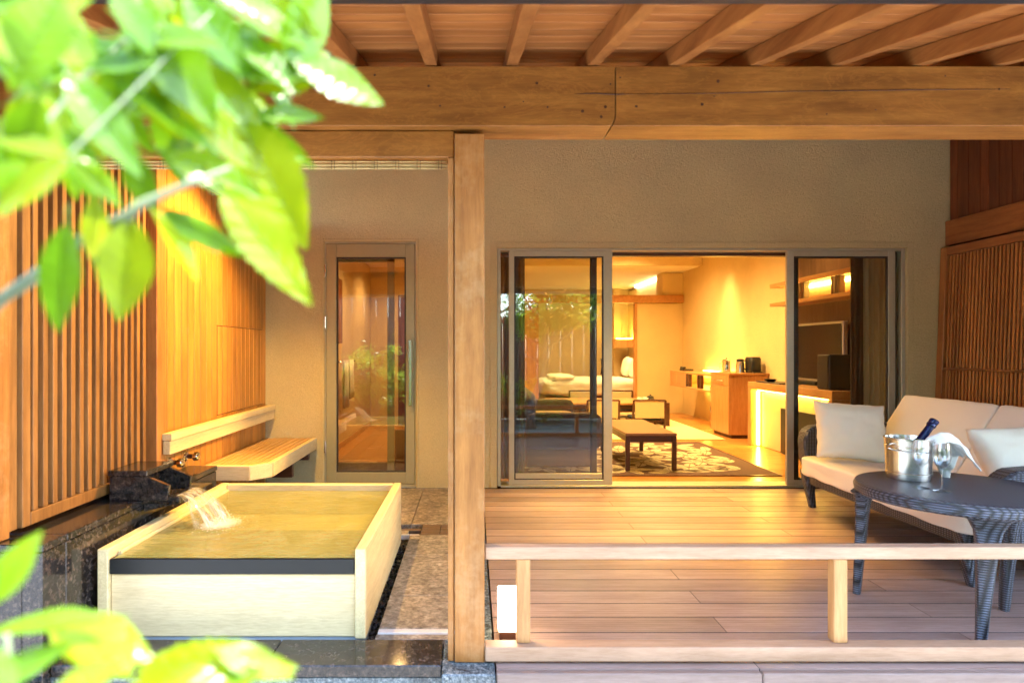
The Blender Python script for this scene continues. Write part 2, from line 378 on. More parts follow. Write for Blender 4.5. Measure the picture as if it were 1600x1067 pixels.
def translucent(m, c):
    N = m.node_tree.nodes; L = m.node_tree.links; t = N.new('ShaderNodeBsdfTranslucent'); t.inputs[0].default_value = (*c, 1); mx = N.new('ShaderNodeMixShader'); mx.inputs[0].default_value = .5
    L.new(N['Principled BSDF'].outputs[0], mx.inputs[1]); L.new(t.outputs[0], mx.inputs[2]); L.new(mx.outputs[0], N['Material Output'].inputs[0]); return m
M['curtain'] = plain('grey brown curtain', (.55, .48, .34), .95, nz=.15)
M['curtaind'] = plain('brown curtain', (.10, .07, .055), .95, nz=.2)
M['bark'] = plain('grey green bark', (.20, .24, .15), .7, nz=.5, nsc=26, bmp=.6, c2=(.07, .10, .05))
M['trunk'] = plain('tree bark', (.14, .11, .085), .9, nz=.5, nsc=12, bmp=.8)
M['fence'] = wood('fence board', (.16, .065, .045), (.10, .035, .022), 'z', .6, .3)
M['soil'] = plain('mossy ground', (.16, .17, .14), .95, nz=.5, nsc=5, bmp=.6)
M['gravel'] = plain('pale gravel', (.44, .44, .45), .9, nz=.5, nsc=80, bmp=1)
M['leafA'] = leafm('young leaf', (.11, .22, .006), (.35, .56, .004))
M['leafB'] = leafm('mid leaf', (.08, .19, .008), (.22, .44, .004))
M['leafC'] = leafm('yellow leaf', (.15, .24, .006), (.50, .60, .005))
M['leafS'] = leafm('shrub leaf', (.20, .34, .05), (.34, .52, .06))
M['led'] = emis('warm led strip', (1, .66, .10), 6.5)
M['dl'] = emis('downlight lens', (1, .82, .5), 5)
M['lantern'] = emis('lantern paper', (1, .76, .45), 2.2)

translucent(M['curtain'], (.42, .36, .24)); translucent(M['curtaind'], (.07, .05, .035))
# ------------------------------------------------------------------ ground and garden
g = bx('ground', None, -60, 60, -60, 60, -.85, -.45, M['soil'], 0); g['kind'] = 'structure'
gp = bx('bounce_gravel', None, -7, 9, -.7, 2.2, -.446, -.43, M['gravel'], 0); gp['kind'] = 'structure'  # unseen pale strip added to bounce daylight up to the veranda

def foliage(name, parent, loc, rad, n, size, mat, seed, squash=.8):
    rng = random.Random(seed); V = []; F = []
    cl = []
    for i in range(34):
        d = Vector((rng.gauss(0, 1), rng.gauss(0, 1), rng.gauss(0, 1))).normalized() * rad * rng.uniform(.35, .95); d.z *= squash; cl.append((d, rad * rng.uniform(.16, .34)))
    for i in range(n):
        c, cr = cl[rng.randrange(len(cl))]
        p = c + Vector((rng.gauss(0, .5), rng.gauss(0, .5), rng.gauss(0, .4))) * cr
        a = Vector((rng.uniform(-1, 1), rng.uniform(-1, 1), rng.uniform(-.6, .3))).normalized()
        nrm = Vector((rng.uniform(-.6, .6), rng.uniform(-.6, .6), 1)).normalized(); b = a.cross(nrm).normalized(); s = size * rng.uniform(.6, 1.3)
        k = len(V); V += [p, p + a * s * .5 + b * s * .22 - nrm * s * .05, p + a * s, p + a * s * .5 - b * s * .22 - nrm * s * .05]
        F.append((k, k + 1, k + 2)); F.append((k, k + 2, k + 3))
    o = OBJ(name, me_from(V, F, mat), parent, loc); return o
def garden_tree(x, y, h, rad, label, n=9000, size=.11, lean=.3, seed=1):
    t = E('garden_tree', (x, y, -.45)); T(t, label, 'tree')
    V = []; F = []; top = Vector((x + lean, y + .1, -.45 + h))
    P = [Vector((x, y, -.45)) + Vector((lean * (i / 6) + .08 * math.sin(i * 1.7 + seed), .08 * math.cos(i * 1.3), h * i / 6)) for i in range(7)]
    tubeVF(P, [.11 - .013 * i for i in range(7)], 10, V, F)
    rng = random.Random(seed)
    for i in range(6):
        p = P[3 + i % 4]; a = rng.uniform(0, 6.28)
        tubeVF([p, p + Vector((math.cos(a), math.sin(a), .5)) * rad * .4, p + Vector((math.cos(a), math.sin(a), .8)) * rad * .8], [.04, .025, .01], 7, V, F)
    c = P[0].copy(); OBJ('trunk', me_from([v - c for v in V], F, M['trunk'], True), t, c)
    foliage('crown', t, top + Vector((0, 0, rad * .1)), rad, n, size, M['leafS'], seed)
def shrub(x, y, h, rad, label, seed, n=5000, size=.09, group=None):
    t = E('garden_shrub', (x, y, -.45)); T(t, label, 'shrub', group)
    V = []; F = []; rng = random.Random(seed)
    for i in range(5):
        a = rng.uniform(0, 6.28); tubeVF([Vector((0, 0, 0)), Vector((math.cos(a) * rad * .3, math.sin(a) * rad * .3, h * .5)), Vector((math.cos(a) * rad * .6, math.sin(a) * rad * .6, h * .9))], [.018, .012, .006], 6, V, F)
    OBJ('stem', me_from(V, F, M['trunk'], True), t, (x, y, -.45))
    foliage('crown', t, (x, y, -.45 + h * .58), rad, n, size, M['leafS'], seed, squash=h / 2 / rad * 1.1)
SH = 'clipped shrubs along the garden fence'
for i, (x, y, h, r) in enumerate([(-3.1, -2.6, 1.5, .7), (-2.1, -2.9, 1.75, .75), (-1.0, -2.7, 1.5, .7), (.1, -3.0, 1.3, .65), (3.6, -2.8, 1.6, .8), (4.9, -2.8, 1.4, .7), (1.6, -3.2, 1.1, .7)]):
    shrub(x, y, h, r, ('leftmost', 'second from the left', 'third from the left', 'fourth from the left', 'second from the right', 'rightmost', 'third from the right')[i] + ' of the leafy green shrubs before the brown garden fence', 40 + i, group=SH)
garden_tree(1.2, -2.2, 2.5, 1.1, 'garden tree with a leaning grey trunk, mirrored in the sliding door glass', 12000, .11, .5, 3)
garden_tree(3.4, -3.4, 2.9, 1.3, 'taller garden tree near the fence, right of the leaning one', 12000, .12, -.3, 5)
garden_tree(-3.6, -6.2, 4.6, 2.1, 'big tree behind the fence on the left, mirrored in the wash room door', 12000, .2, .4, 11)
garden_tree(.6, -6.8, 4.9, 2.3, 'big tree behind the middle of the garden fence', 12000, .2, -.3, 12)
garden_tree(5.2, -6.4, 4.6, 2.2, 'big tree behind the fence on the right', 12000, .2, .3, 13)
sc2 = E('tall_garden_screen', (-2.6, -3.5, -.45)); T(sc2, 'taller brown board screen in the garden facing the bath', 'screen')
for i in range(15): bx('board', sc2, -4.6 + i * .27, -4.6 + i * .27 + .262, -3.5, -3.46, -.43, 2.75, M['fence'], .003)
for z in (.2, 1.3, 2.5): bx('rail', sc2, -4.6, -.56, -3.56, -3.503, z, z + .08, M['fence'], .003)
fn = E('garden_fence', (0, -3.9, -.45)); T(fn, 'tall brown board fence closing the garden behind the shrubs', 'fence')
for i in range(46): bx('board', fn, -5.5 + i * .27, -5.5 + i * .27 + .262, -3.93, -3.9, -.43, 1.95, M['fence'], .003)
for z in (-.1, .9, 1.8): bx('rail', fn, -5.6, 7, -3.99, -3.932, z, z + .08, M['fence'], .003)

# ------------------------------------------------------------------ the house: walls, roof, beam, posts, doors
YW = 5.46
house = E('guest_house', (1.06, YW, 0)); T(house, 'plastered guest house front with timber beam, post and rafters over the veranda', 'house')
DX0, DX1, DZ = -1.262, -.480, 2.10
WX0, WX1, WZ = .213, 3.702, 2.045
mbx('wall', house, [(-1.94, DX0, YW, YW + .15, 0, 3.15), (DX0, DX1, YW, YW + .15, DZ, 3.15), (DX1, WX0, YW, YW + .15, 0, 3.15),
                    (WX0, WX1, YW, YW + .15, WZ, 3.15), (WX1, 4.2, YW, YW + .15, 0, 3.15)], M['plaster'], 0)
mbx('wall_trim', house, [(.15, .209, YW - .006, YW + .02, 0, 2.09), (.15, 3.765, YW - .006, YW + .02, 2.09, 2.10), (3.706, 3.765, YW - .006, YW + .02, 0, 2.09), (.209, 3.706, YW - .006, YW + .02, 2.05, 2.09)], M['plaster'], .003)
mbx('door_surround', house, [(-1.285, -1.266, YW - .006, YW + .02, 0, 2.125), (-.476, -.457, YW - .006, YW + .02, 0, 2.125), (-1.266, -.476, YW - .006, YW + .02, 2.104, 2.125)], M['plaster'], .003)
# main beam in two scarfed lengths
BF, BB, BZ0, BZ1 = 2.38, 2.54, 2.011, 2.232
JX = .533
prism('beam', house, [(-2.6, BZ0), (JX - .016, BZ0), (JX - .002, BZ0 + .03), (JX - .002, BZ1), (-2.6, BZ1)], 'y', BF, BB, M['beam'], .0015)
prism('beam', house, [(JX - .012, BZ0), (5.2, BZ0), (5.2, BZ1), (JX + .0015, BZ1), (JX + .0015, BZ0 + .03)], 'y', BF, BB, M['beam'], .0015)
tube('beam_crack', house, [(.38, BF - .0008, 2.128), (.45, BF - .0008, 2.131), (.52, BF - .0008, 2.127), (.60, BF - .0008, 2.128)], [.0006, .0022, .0026, .0006], M['walnut'], 5)
tube('beam_crack', house, [(.60, BF - .0008, 2.128), (.9, BF - .0008, 2.131), (1.2, BF - .0008, 2.139), (1.6, BF - .0008, 2.143), (2.0, BF - .0008, 2.147)], [.0006, .0016, .0012, .0018, .0006], M['walnut'], 5)
kr_ = random.Random(17)
for kx, kz, kr in [(kr_.uniform(-.6, 2.3), kr_.uniform(2.035, 2.21), kr_.uniform(.003, .0065)) for _ in range(14)] + list(((.41, 2.065, .006), (.28, 2.08, .004), (.495, 2.081, .006), (.61, 2.083, .005), (.12, 2.08, .004), (.19, 2.10, .003), (.9, 2.12, .003), (-.12, 2.085, .004), (.55, 2.19, .003), (1.5, 2.07, .003))):
    lathe('knot', house, [(0, 0), (kr, .001), (kr * .7, .002)], (kx, BF + .0005, kz), M['walnut'], 10, Matrix.Rotation(R(90), 3, 'X'))
# posts
bx('post', house, -.066, .046, 2.408, 2.52, .002, BZ0 - .018, M['post'], .004)
bx('post_side_strip', house, -.092, -.069, 2.42, 2.50, .002, 1.905, M['post'], .003)
bx('post', house, -1.80, -1.725, 3.50, 3.60, .02, 2.3, M['lattice'], .003)
# lintel of the bath bay
bx('lintel', house, -2.6, -.069, 2.425, 2.515, 1.907, BZ0 - .002, M['beam'], .004)
# rafters
SL = .249
def rz_(y): return 1.18 + 1.056 + (y - 2.38) * SL
for k in range(-9, 15):
    x = .127 + .303 * k
    if x > 4.4: continue
    y0, y1 = 1.60, 5.3
    prism('rafter', house, [(y0, rz_(y0)), (y1, rz_(y1)), (y1, rz_(y1) + .062), (y0, rz_(y0) + .062)], 'x', x, x + .044, M['rafter'], .002)
# roof boards running across, then the roof slab
for i in range(13):
    y0 = 1.56 + i * .091; y1 = y0 + .088
    prism('roof_board', house, [(y0, rz_(y0) + .0635), (y1, rz_(y1) + .0635), (y1, rz_(y1) + .077), (y0, rz_(y0) + .077)], 'x', -2.8, 4.6, M['roofb'], .0015)
y0 = 1.56 + 13 * .091
prism('roof_lining', house, [(y0, rz_(y0) + .0635), (5.6, rz_(5.6) + .0635), (5.6, rz_(5.6) + .085), (y0, rz_(y0) + .085)], 'x', -2.8, 4.6, M['roofb'], 0)
prism('roof', house, [(1.50, rz_(1.5) + .09), (5.7, rz_(5.7) + .09), (5.7, rz_(5.7) + .2), (1.50, rz_(1.5) + .16)], 'x', -3.1, 5.4, M['gutter'], .004)
bx('roof_slab', house, -4.5, 6.5, 5.702, 17, 3.35, 3.5, M['gutter'], 0)
bx('blocking_board', house, -2.6, 4.06, BB + .16, BB + .19, 2.18, 2.31, M['roofb'], .002)
bx('eave_board', house, -3.1, 5.4, 1.552, 1.58, 2.03, 2.11, M['gutter'], .003)
prism('gutter', house, [(1.42, 2.09), (1.425, 2.03), (1.45, 2.008), (1.52, 2.008), (1.545, 2.03), (1.55, 2.09)], 'x', -3.1, 5.4, M['gutter'], .002)

# aluminium outer frame + sliding doors
fr = mbx('window_frame', house, [(WX0 + .002, WX0 + .03, YW + .01, YW + .12, .012, WZ - .002), (WX1 - .03, WX1 - .002, YW + .01, YW + .12, .012, WZ - .002),
                                 (WX0 + .03, WX1 - .03, YW + .01, YW + .12, WZ - .022, WZ - .002), (WX0 + .03, WX1 - .03, YW + .0, YW + .12, .002, .02)], M['alu'], .002)
def sash(name, x0, x1, y, z0, z1, sl_, sr, top, bot, glass, gname='pane', mat=None):
    mat = mat or M['alu']
    s = mbx(name, house, [(x0, x0 + sl_, y, y + .032, z0, z1), (x1 - sr, x1, y, y + .032, z0, z1), (x0 + sl_, x1 - sr, y + .003, y + .03, z1 - top, z1), (x0 + sl_, x1 - sr, y + .003, y + .03, z0, z0 + bot)], mat, .002)
    g_ = mbx('gasket', s, [(x0 + sl_, x0 + sl_ + .012, y + .008, y + .024, z0 + bot, z1 - top), (x1 - sr - .012, x1 - sr, y + .008, y + .024, z0 + bot, z1 - top),
                           (x0 + sl_ + .012, x1 - sr - .012, y + .008, y + .024, z1 - top - .01, z1 - top), (x0 + sl_ + .012, x1 - sr - .012, y + .008, y + .024, z0 + bot, z0 + bot + .01)], M['alud'], 0)
    bx(gname, s, x0 + sl_ + .012, x1 - sr - .012, y + .013, y + .019, z0 + bot + .01, z1 - top - .01, glass, 0)
    return s
lf = sash('sliding_door', .315, 1.198, YW + .015, .02, 2.022, .044, .074, .045, .045, M['glass'])
mbx('inner_rail', lf, [(.371, 1.112, YW + .02, YW + .034, .075, .12)], M['alu'], .002)
tube('handle', lf, [(1.10, YW + .01, .97), (1.10, YW - .01, .985), (1.10, YW - .01, 1.09), (1.10, YW + .01, 1.10)], .006, M['alud'], 8)
bx('side_pane', house, .246, .314, YW + .06, YW + .066, .03, WZ - .04, M['glass'], 0)
s2 = sash('sliding_door', .345, 1.075, YW + .06, .02, 2.022, .04, .045, .045, .045, M['glass'], mat=M['alud'])
rf = sash('sliding_door', 2.692, 3.62, YW + .015, .02, 2.022, .06, .06, .045, .045, M['glass2'])
bx('latch', rf, 3.535, 3.55, YW + .005, YW + .018, .98, 1.02, M['black'], .002)
s4 = sash('sliding_door', 2.755, 3.66, YW + .06, .02, 2.022, .05, .045, .045, .045, M['glass2'], mat=M['alud'])
bx('head_lining', house, WX0 + .03, WX1 - .03, YW + .122, YW + .2, WZ - .05, WZ - .002, M['walnut'], .002)
bx('door_sill', house, WX0, WX1, YW + .122, YW + .2, .002, .016, M['alu'], .002)

# hinged door to the wash room
hd = mbx('hinged_door', house, [(DX0 + .012, DX0 + .10, YW + .012, YW + .052, .03, DZ - .015), (DX1 - .088, DX1 - .012, YW + .012, YW + .052, .03, DZ - .015),
                                (DX0 + .10, DX1 - .088, YW + .014, YW + .05, DZ - .13, DZ - .015), (DX0 + .10, DX1 - .088, YW + .014, YW + .05, .03, .13)], M['aluw'], .003)
mbx('bead', hd, [(DX0 + .10, DX0 + .112, YW + .02, YW + .044, .13, DZ - .13), (DX1 - .10, DX1 - .088, YW + .02, YW + .044, .13, DZ - .13), (DX0 + .112, DX1 - .10, YW + .02, YW + .044, DZ - .142, DZ - .13), (DX0 + .112, DX1 - .10, YW + .02, YW + .044, .13, .142)], M['alud'], 0)
bx('pane', hd, DX0 + .112, DX1 - .10, YW + .028, YW + .034, .142, DZ - .142, glassm('door glass', (.97, .98, .96), .15), 0)
mbx('handle', hd, [(DX1 - .062, DX1 - .032, YW - .035, YW - .018, .70, 1.26), (DX1 - .055, DX1 - .04, YW - .018, YW + .012, .74, .77), (DX1 - .055, DX1 - .04, YW - .018, YW + .012, 1.19, 1.22)], M['steel'], .003)
for z in (.30, 1.36, 1.80): lathe('hinge', hd, [(0, 0), (.009, 0), (.009, .10), (0, .10)], (DX0 + .006, YW + .002, z), M['steel'], 12)
mbx('door_frame', house, [(DX0 + .001, DX0 + .010, YW + .01, YW + .12, .004, DZ - .001), (DX1 - .010, DX1 - .001, YW + .01, YW + .12, .004, DZ - .001), (DX0 + .01, DX1 - .01, YW + .01, YW + .12, DZ - .012, DZ - .001), (DX0 + .01, DX1 - .01, YW + .0, YW + .12, .004, .026)], M['alu'], .001)

# ------------------------------------------------------------------ left cedar wall: boards, slats, hatch
lw = E('cedar_bath_wall', (-1.8, 3.9, .46)); T(lw, 'orange cedar wall of vertical slats and boards left of the bath', 'wall')
bx('backing', lw, -1.90, -1.83, 2.52, 3.50, .40, 2.25, M['dark_cedar'], 0)
bx('backing', lw, -1.90, -1.7628, 3.602, 5.456, .02, 2.25, M['dark_cedar'], 0)  # dark fill just behind the board faces, standing in for joint shade
for i in range(15):
    y = 2.565 + i * .0612; bx('slat', lw, -1.80, -1.76, y, y + .030, .535, 2.22, M['slat'], .0015)
bx('bottom_rail', lw, -1.825, -1.757, 2.548, 3.497, .482, .533, M['slat'], .002)
bx('top_rail', lw, -1.825, -1.757, 2.45, 3.497, 2.222, 2.28, M['lat_h'], .002)
bx('end_board', lw, -1.825, -1.757, 2.50, 2.546, .482, 2.22, M['slat'], .002)
bx('end_board', lw, -1.84, -1.77, 2.44, 2.49, .482, 2.22, M['slat'], .002)
bx('corner_post', lw, -1.95, -1.76, 2.36, 2.436, .462, 2.30, M['post'], .003)
yb = 3.602
i = 0
HY0, HY1, HZ0, HZ1 = 4.42, 5.37, .725, 1.345
while yb < 5.44:
    ye = min(yb + .0905, 5.457); 
    a, b = yb, ye - .0065
    if b > HY0 and a < HY1:
        a2, b2 = max(a, HY0) + .004, min(b, HY1) - .004
        if b2 - a2 > .01: bx('hatch_board', lw, -1.785, -1.758, a2, b2, HZ0 + .004, HZ1 - .004, M['panel'], .002)
        bx('board', lw, -1.785, -1.76, a, b, .02, HZ0 - .002, M['panel'], .002)
        bx('board', lw, -1.785, -1.76, a, b, HZ1 + .002, 2.25, M['panel'], .002)
        if a < HY0 - .01: bx('board', lw, -1.785, -1.76, a, HY0 - .004, HZ0, HZ1, M['panel'], .002)
        if b > HY1 + .01: bx('board', lw, -1.785, -1.76, HY1 + .004, b, HZ0, HZ1, M['panel'], .002)
    else: bx('board', lw, -1.785, -1.76, a, b, .02, 2.25, M['panel'], .002)
    yb = ye
bx('cap_rail', lw, -1.86, -1.74, 3.602, 5.457, 2.252, 2.29, M['lat_h'], .003)

# bamboo blind rolled under the lintel
bl = E('rolled_blind', (-1.3, 2.47, 1.88)); T(bl, 'rolled bamboo reed blind tucked under the bath lintel', 'blind')
for j in range(5): tube('reed', bl, [(-2.4, 2.455 + .01 * (j % 2), 1.899 - j * .0065), (-.098, 2.455 + .01 * (j % 2), 1.899 - j * .0065)], .0028, M['reed'], 6)
for j in range(28):
    x = -.13 - j * .082
    mbx('string', bl, [(x, x + .0015, 2.449, 2.4505, 1.868, 1.904), (x + .012, x + .0135, 2.449, 2.4505, 1.868, 1.904)], M['string'], 0)

# ------------------------------------------------------------------ right side wall and leaning lattice
rw = E('veranda_side_wall', (4.1, 3.9, 0)); T(rw, 'dark red brown board wall on the right side of the veranda', 'wall')
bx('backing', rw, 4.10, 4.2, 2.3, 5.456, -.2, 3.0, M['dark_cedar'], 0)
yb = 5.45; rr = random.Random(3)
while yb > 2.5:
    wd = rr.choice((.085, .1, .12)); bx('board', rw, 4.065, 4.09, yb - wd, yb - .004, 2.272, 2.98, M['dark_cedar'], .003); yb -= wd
bx('middle_rail', rw, 4.03, 4.09, 2.5, 5.455, 2.06, 2.268, M['lat_h'], .003)
lp = E('lattice_panel', (3.93, 4.6, .01)); T(lp, 'tall cedar lattice panel leaning on the right wall behind the sofa', 'lattice')
lp.rotation_euler = (0, R(2.2), 0)
WL[lp.name] = Vector((0, 0, 0))
bx('frame_stile', lp, -.02, .02, .78, .85, 0, 2.03, M['lattice'], .003)
bx('frame_stile', lp, -.02, .02, -1.5, -1.43, 0, 2.03, M['lattice'], .003)
bx('frame_rail', lp, -.02, .02, -1.43, .78, 1.96, 2.03, M['lat_h'], .003)
bx('frame_rail', lp, -.02, .02, -1.43, .78, 0, .07, M['lat_h'], .003)
bx('middle_rail', lp, -.018, -.002, -1.43, .78, 1.0, 1.022, M['lat_h'], .002)
bx('backing', lp, .012, .018, -1.43, .78, .07, 1.96, M['dark_cedar'], 0)
for j in range(61):
    y = .757 - j * .036; bx('slat', lp, 0.0, .011, y - .008, y + .010, .072, 1.958, M['lattice'], .001)

# ------------------------------------------------------------------ deck
dk = E('timber_deck', (2, 3.9, 0)); T(dk, 'veranda deck of long pinkish brown boards with staggered joints', 'deck')
DL, DR = .088, 4.06
P0 = 2.37; PP = .1536
for n in range(21):
    y0 = P0 + n * PP; y1 = min(y0 + PP - .007, YW - .004)
    if y1 - y0 < .03: continue
    js = ([1.064, 2.99] if n % 2 == 0 else [2.03, 3.95])
    xs = [DL] + js + [DR]
    for a, b in zip(xs[:-1], xs[1:]): bx('deck_board', dk, a + .002, b - .002, y0, y1 - .002, -.028, 0, M['deck'], 0)
bx('shade_sheet', dk, DL, DR, 2.38, 5.45, -.20, -.13, M['gutter'], 0)  # dark sheet added below the boards to keep the gaps shaded
for n in range(20): bx('joint_shade', dk, DL, DR, P0 + (n + 1) * PP - .0095, P0 + (n + 1) * PP + .0005, -.026, -.0009, M['gutter'], 0)  # dark strips added in the gaps, standing in for their shade
for n in range(20):
    for xj in ([1.064, 2.99] if n % 2 == 0 else [2.03, 3.95]): bx('butt_shade', dk, xj - .0024, xj + .0024, P0 + n * PP + .001, P0 + (n + 1) * PP - .008, -.026, -.0009, M['gutter'], 0)  # same added dark fill for the shade in the butt joints
for x in (.3, 1.06, 2.03, 3.0, 3.9): bx('joist', dk, x - .03, x + .03, 2.4, 5.44, -.12, -.03, M['walnut'], 0)
bx('front_nosing', dk, DL, 1.060, 2.335, 2.367, -.075, -.002, M['fascia'], .004)
bx('front_nosing', dk, 1.063, 5.2, 2.335, 2.367, -.075, -.002, M['fascia'], .004)
for j, (za, zb) in enumerate(((-.19, -.078), (-.31, -.194), (-.43, -.314))):
    bx('fascia_board', dk, DL, 1.060, 2.322 - .0, 2.36, za, zb, M['fascia'], .003)
    bx('fascia_board', dk, 1.063, 5.2, 2.322, 2.36, za, zb, M['fascia'], .003)
for x in (1.045, 1.08, .35, 2.2):
    lathe('screw', dk, [(0, 0), (.003, 0), (.003, .002)], (x, 2.3215, -.13), M['steel'], 8, Matrix.Rotation(R(90), 3, 'X'))

# railing
rl = E('low_railing', (1.5, 2.42, .01)); T(rl, 'low pale timber railing along the front edge of the deck', 'railing')
bx('top_rail', rl, .049, 5.2, 2.425, 2.475, .385, .432, M['rail'], .003)
bx('bottom_rail', rl, .049, 5.2, 2.395, 2.46, .012, .066, M['rail'], .003)
for x in (.168, 1.372, 2.58, 3.8): bx('baluster', rl, x, x + .052, 2.427, 2.473, .067, .384, M['railz'], .003)

# stone under post and along the deck side
ps = E('post_plinth', (0, 2.4, -.02)); T(ps, 'blue grey granite plinth under the front post', 'plinth')
bx('stone', ps, -.112, .084, 2.325, 2.60, -.25, 0, M['granite2'], .005)
bx('stone', ps, .046, .083, 2.603, 5.45, -.08, -.004, M['granite2'], .003)
# ------------------------------------------------------------------ bath bay floor
fl = E('bath_floor', (-.4, 4, 0)); fl['kind'] = 'structure'
fs = [(-.395, .043, 2.712, 3.076), (-.395, .043, 3.079, 3.674), (-.395, .043, 3.677, 4.078),
      (-.41, .043, 4.325, 4.88), (-.41, .043, 4.883, 5.45), (-1.0, -.413, 4.325, 4.88), (-1.0, -.413, 4.883, 5.45), (-1.6, -1.003, 4.1, 4.88), (-1.6, -1.003, 4.883, 5.45), (-1.756, -1.603, 4.1, 5.45), (-1.0, -.413, 4.1, 4.18)]
for (a, b, c, d) in fs: bx('tile', fl, a, b, c, d, -.05, 0, M['tile'], .002)
bx('pale_strip', fl, -.395, .043, 2.672, 2.709, -.05, -.001, M['palestone'], .002)
bx('brown_strip', fl, -.40, .043, 2.622, 2.669, -.05, -.006, M['tile'], .002)
gr = E('drain_grate', (-.2, 4.2, 0)); T(gr, 'brown slotted drain cover set in the stone floor behind the post', 'drain cover')
bx('frame', gr, -.335, .043, 4.082, 4.321, -.03, -.008, M['alud'], .001)
for j in range(4):
    for i in range(3): bx('grate_tile', gr, -.332 + i * .126, -.332 + i * .126 + .122, 4.084 + j * .06, 4.084 + j * .06 + .055, -.008, 0, M['grate'], .002)
for j in range(4): bx('grate_tile', gr, -.46 - j * .124, -.34 - j * .124, 4.13, 4.20, -.03, 0, M['grate'], .002) if j < 0 else None
bx('strip', gr, -.66, -.338, 4.184, 4.22, -.03, -.001, M['grate'], .002); bx('strip', gr, -.66, -.338, 4.082, 4.098, -.03, -.001, M['palestone'], .001)
cb = E('granite_kerb', (-.8, 2.5, -.02)); T(cb, 'polished dark granite kerb in front of the bath', 'kerb')
bx('stone', cb, -1.583, -.78, 2.40, 2.618, -.05, -.004, M['granite'], .004); bx('stone', cb, -.777, -.115, 2.40, 2.618, -.05, -.004, M['granite'], .004)
bx('front_slab', cb, -1.9, -.115, 2.41, 2.50, -.45, -.053, M['granite2'], .003)
bx('front_slab', cb, -2.6, -1.585, 2.31, 2.353, -.45, -.053, M['granite2'], .003)
bd = bx('bath_bed', None, -2.2, .083, 2.62, 5.45, -.45, -.1, M['pebble'], 0); bd['kind'] = 'structure'
# pebbles in the slot
V = []; F = []; rng = random.Random(5)
bmp_ = bmesh.new(); bmesh.ops.create_icosphere(bmp_, subdivisions=1, radius=1); iv = [v.co.copy() for v in bmp_.verts]; ifc = [[v.index for v in f.verts] for f in bmp_.faces]; bmp_.free()
for k in range(420):
    c = Vector((rng.uniform(-.47, -.40), rng.uniform(2.64, 4.08), -.09 + rng.uniform(0, .045))); s = Vector((rng.uniform(.007, .014), rng.uniform(.008, .016), rng.uniform(.005, .009)))
    b0 = len(V); V += [c + Vector((v.x * s.x, v.y * s.y, v.z * s.z)) for v in iv]; F += [[b0 + i for i in f] for f in ifc]
pb = OBJ('pebbles', me_from([v - Vector((-.4, 3.3, -.08)) for v in V], F, M['pebble'], True), None, (-.4, 3.3, -.08)); pb['kind'] = 'stuff'

# granite ledge
lg = E('granite_ledge', (-1.75, 3.1, -.1)); T(lg, 'raised dark granite ledge between cedar slats and bath', 'ledge')
bx('top_slab', lg, -2.6, -1.583, 2.36, 2.50, .432, .460, M['granite'], .003)
bx('top_slab', lg, -1.93, -1.583, 2.503, 3.975, .432, .460, M['granite'], .003)
bx('side_slab', lg, -1.93, -1.588, 2.503, 3.97, -.1, .428, M['granite'], .003)
bx('corner_slab', lg, -1.665, -1.588, 2.365, 2.50, -.1, .428, M['granite'], .002)
bx('front_slab', lg, -2.6, -1.668, 2.368, 2.50, -.1, .428, M['granite'], .002)

# spout block
sp = E('granite_spout', (-1.6, 3.18, .46)); T(sp, 'dark granite water spout block on the ledge, pouring into the bath', 'spout')
ck = [(-1.73, .461), (-1.455, .461), (-1.447, .53), (-1.552, .574), (-1.73, .574)]
prism('near_cheek', sp, ck, 'y', 3.05, 3.075, M['granite'], .002)
prism('far_cheek', sp, ck, 'y', 3.287, 3.312, M['granite'], .002)
bx('cap', sp, -1.735, -1.548, 3.045, 3.317, .5765, .603, M['granite'], .003)
bx('back', sp, -1.73, -1.60, 3.078, 3.284, .462, .574, M['granite'], .002)
bx('trough', sp, -1.597, -1.41, 3.078, 3.284, .440, .470, M['granite'], .002)
prism('lip_underside', sp, [(-1.58, .40), (-1.42, .438), (-1.58, .438)], 'y', 3.08, 3.28, M['granite'], .001)

# water running from the spout
def waterm():
    m, N, L, bs = newmat('falling water'); N.remove(bs); out = N["Material Output"]
    tr = N.new("ShaderNodeBsdfTransparent"); tr.inputs[0].default_value = (.97, .97, .95, 1)
    gl = N.new("ShaderNodeBsdfGlossy"); gl.inputs['Roughness'].default_value = .12; df = N.new("ShaderNodeBsdfDiffuse"); df.inputs[0].default_value = (.9, .88, .8, 1)
    t2 = N.new("ShaderNodeBsdfTranslucent"); t2.inputs[0].default_value = (.9, .88, .8, 1)
    m1 = N.new("ShaderNodeMixShader"); m1.inputs[0].default_value = .45; L.new(df.outputs[0], m1.inputs[1]); L.new(t2.outputs[0], m1.inputs[2])
    m2 = N.new("ShaderNodeMixShader"); m2.inputs[0].default_value = .15; L.new(m1.outputs[0], m2.inputs[1]); L.new(gl.outputs[0], m2.inputs[2])
    mp = coords(N, L, (8, 42, 3), False); n = noisen(N, L, mp, 1.3, 4, .55)
    r = ramp(N, [(.38, (.04, .04, .04)), (.75, (.62, .62, .62))]); L.new(n.outputs[0], r.inputs[0])
    m3 = N.new("ShaderNodeMixShader"); L.new(r.outputs[0], m3.inputs[0]); L.new(tr.outputs[0], m3.inputs[1]); L.new(m2.outputs[0], m3.inputs[2]); L.new(m3.outputs[0], out.inputs[0]); return m
M['fall'] = waterm()
ws = E('water_stream', (-1.41, 3.18, .455)); T(ws, 'clear stream of water falling from the granite spout', 'water stream')
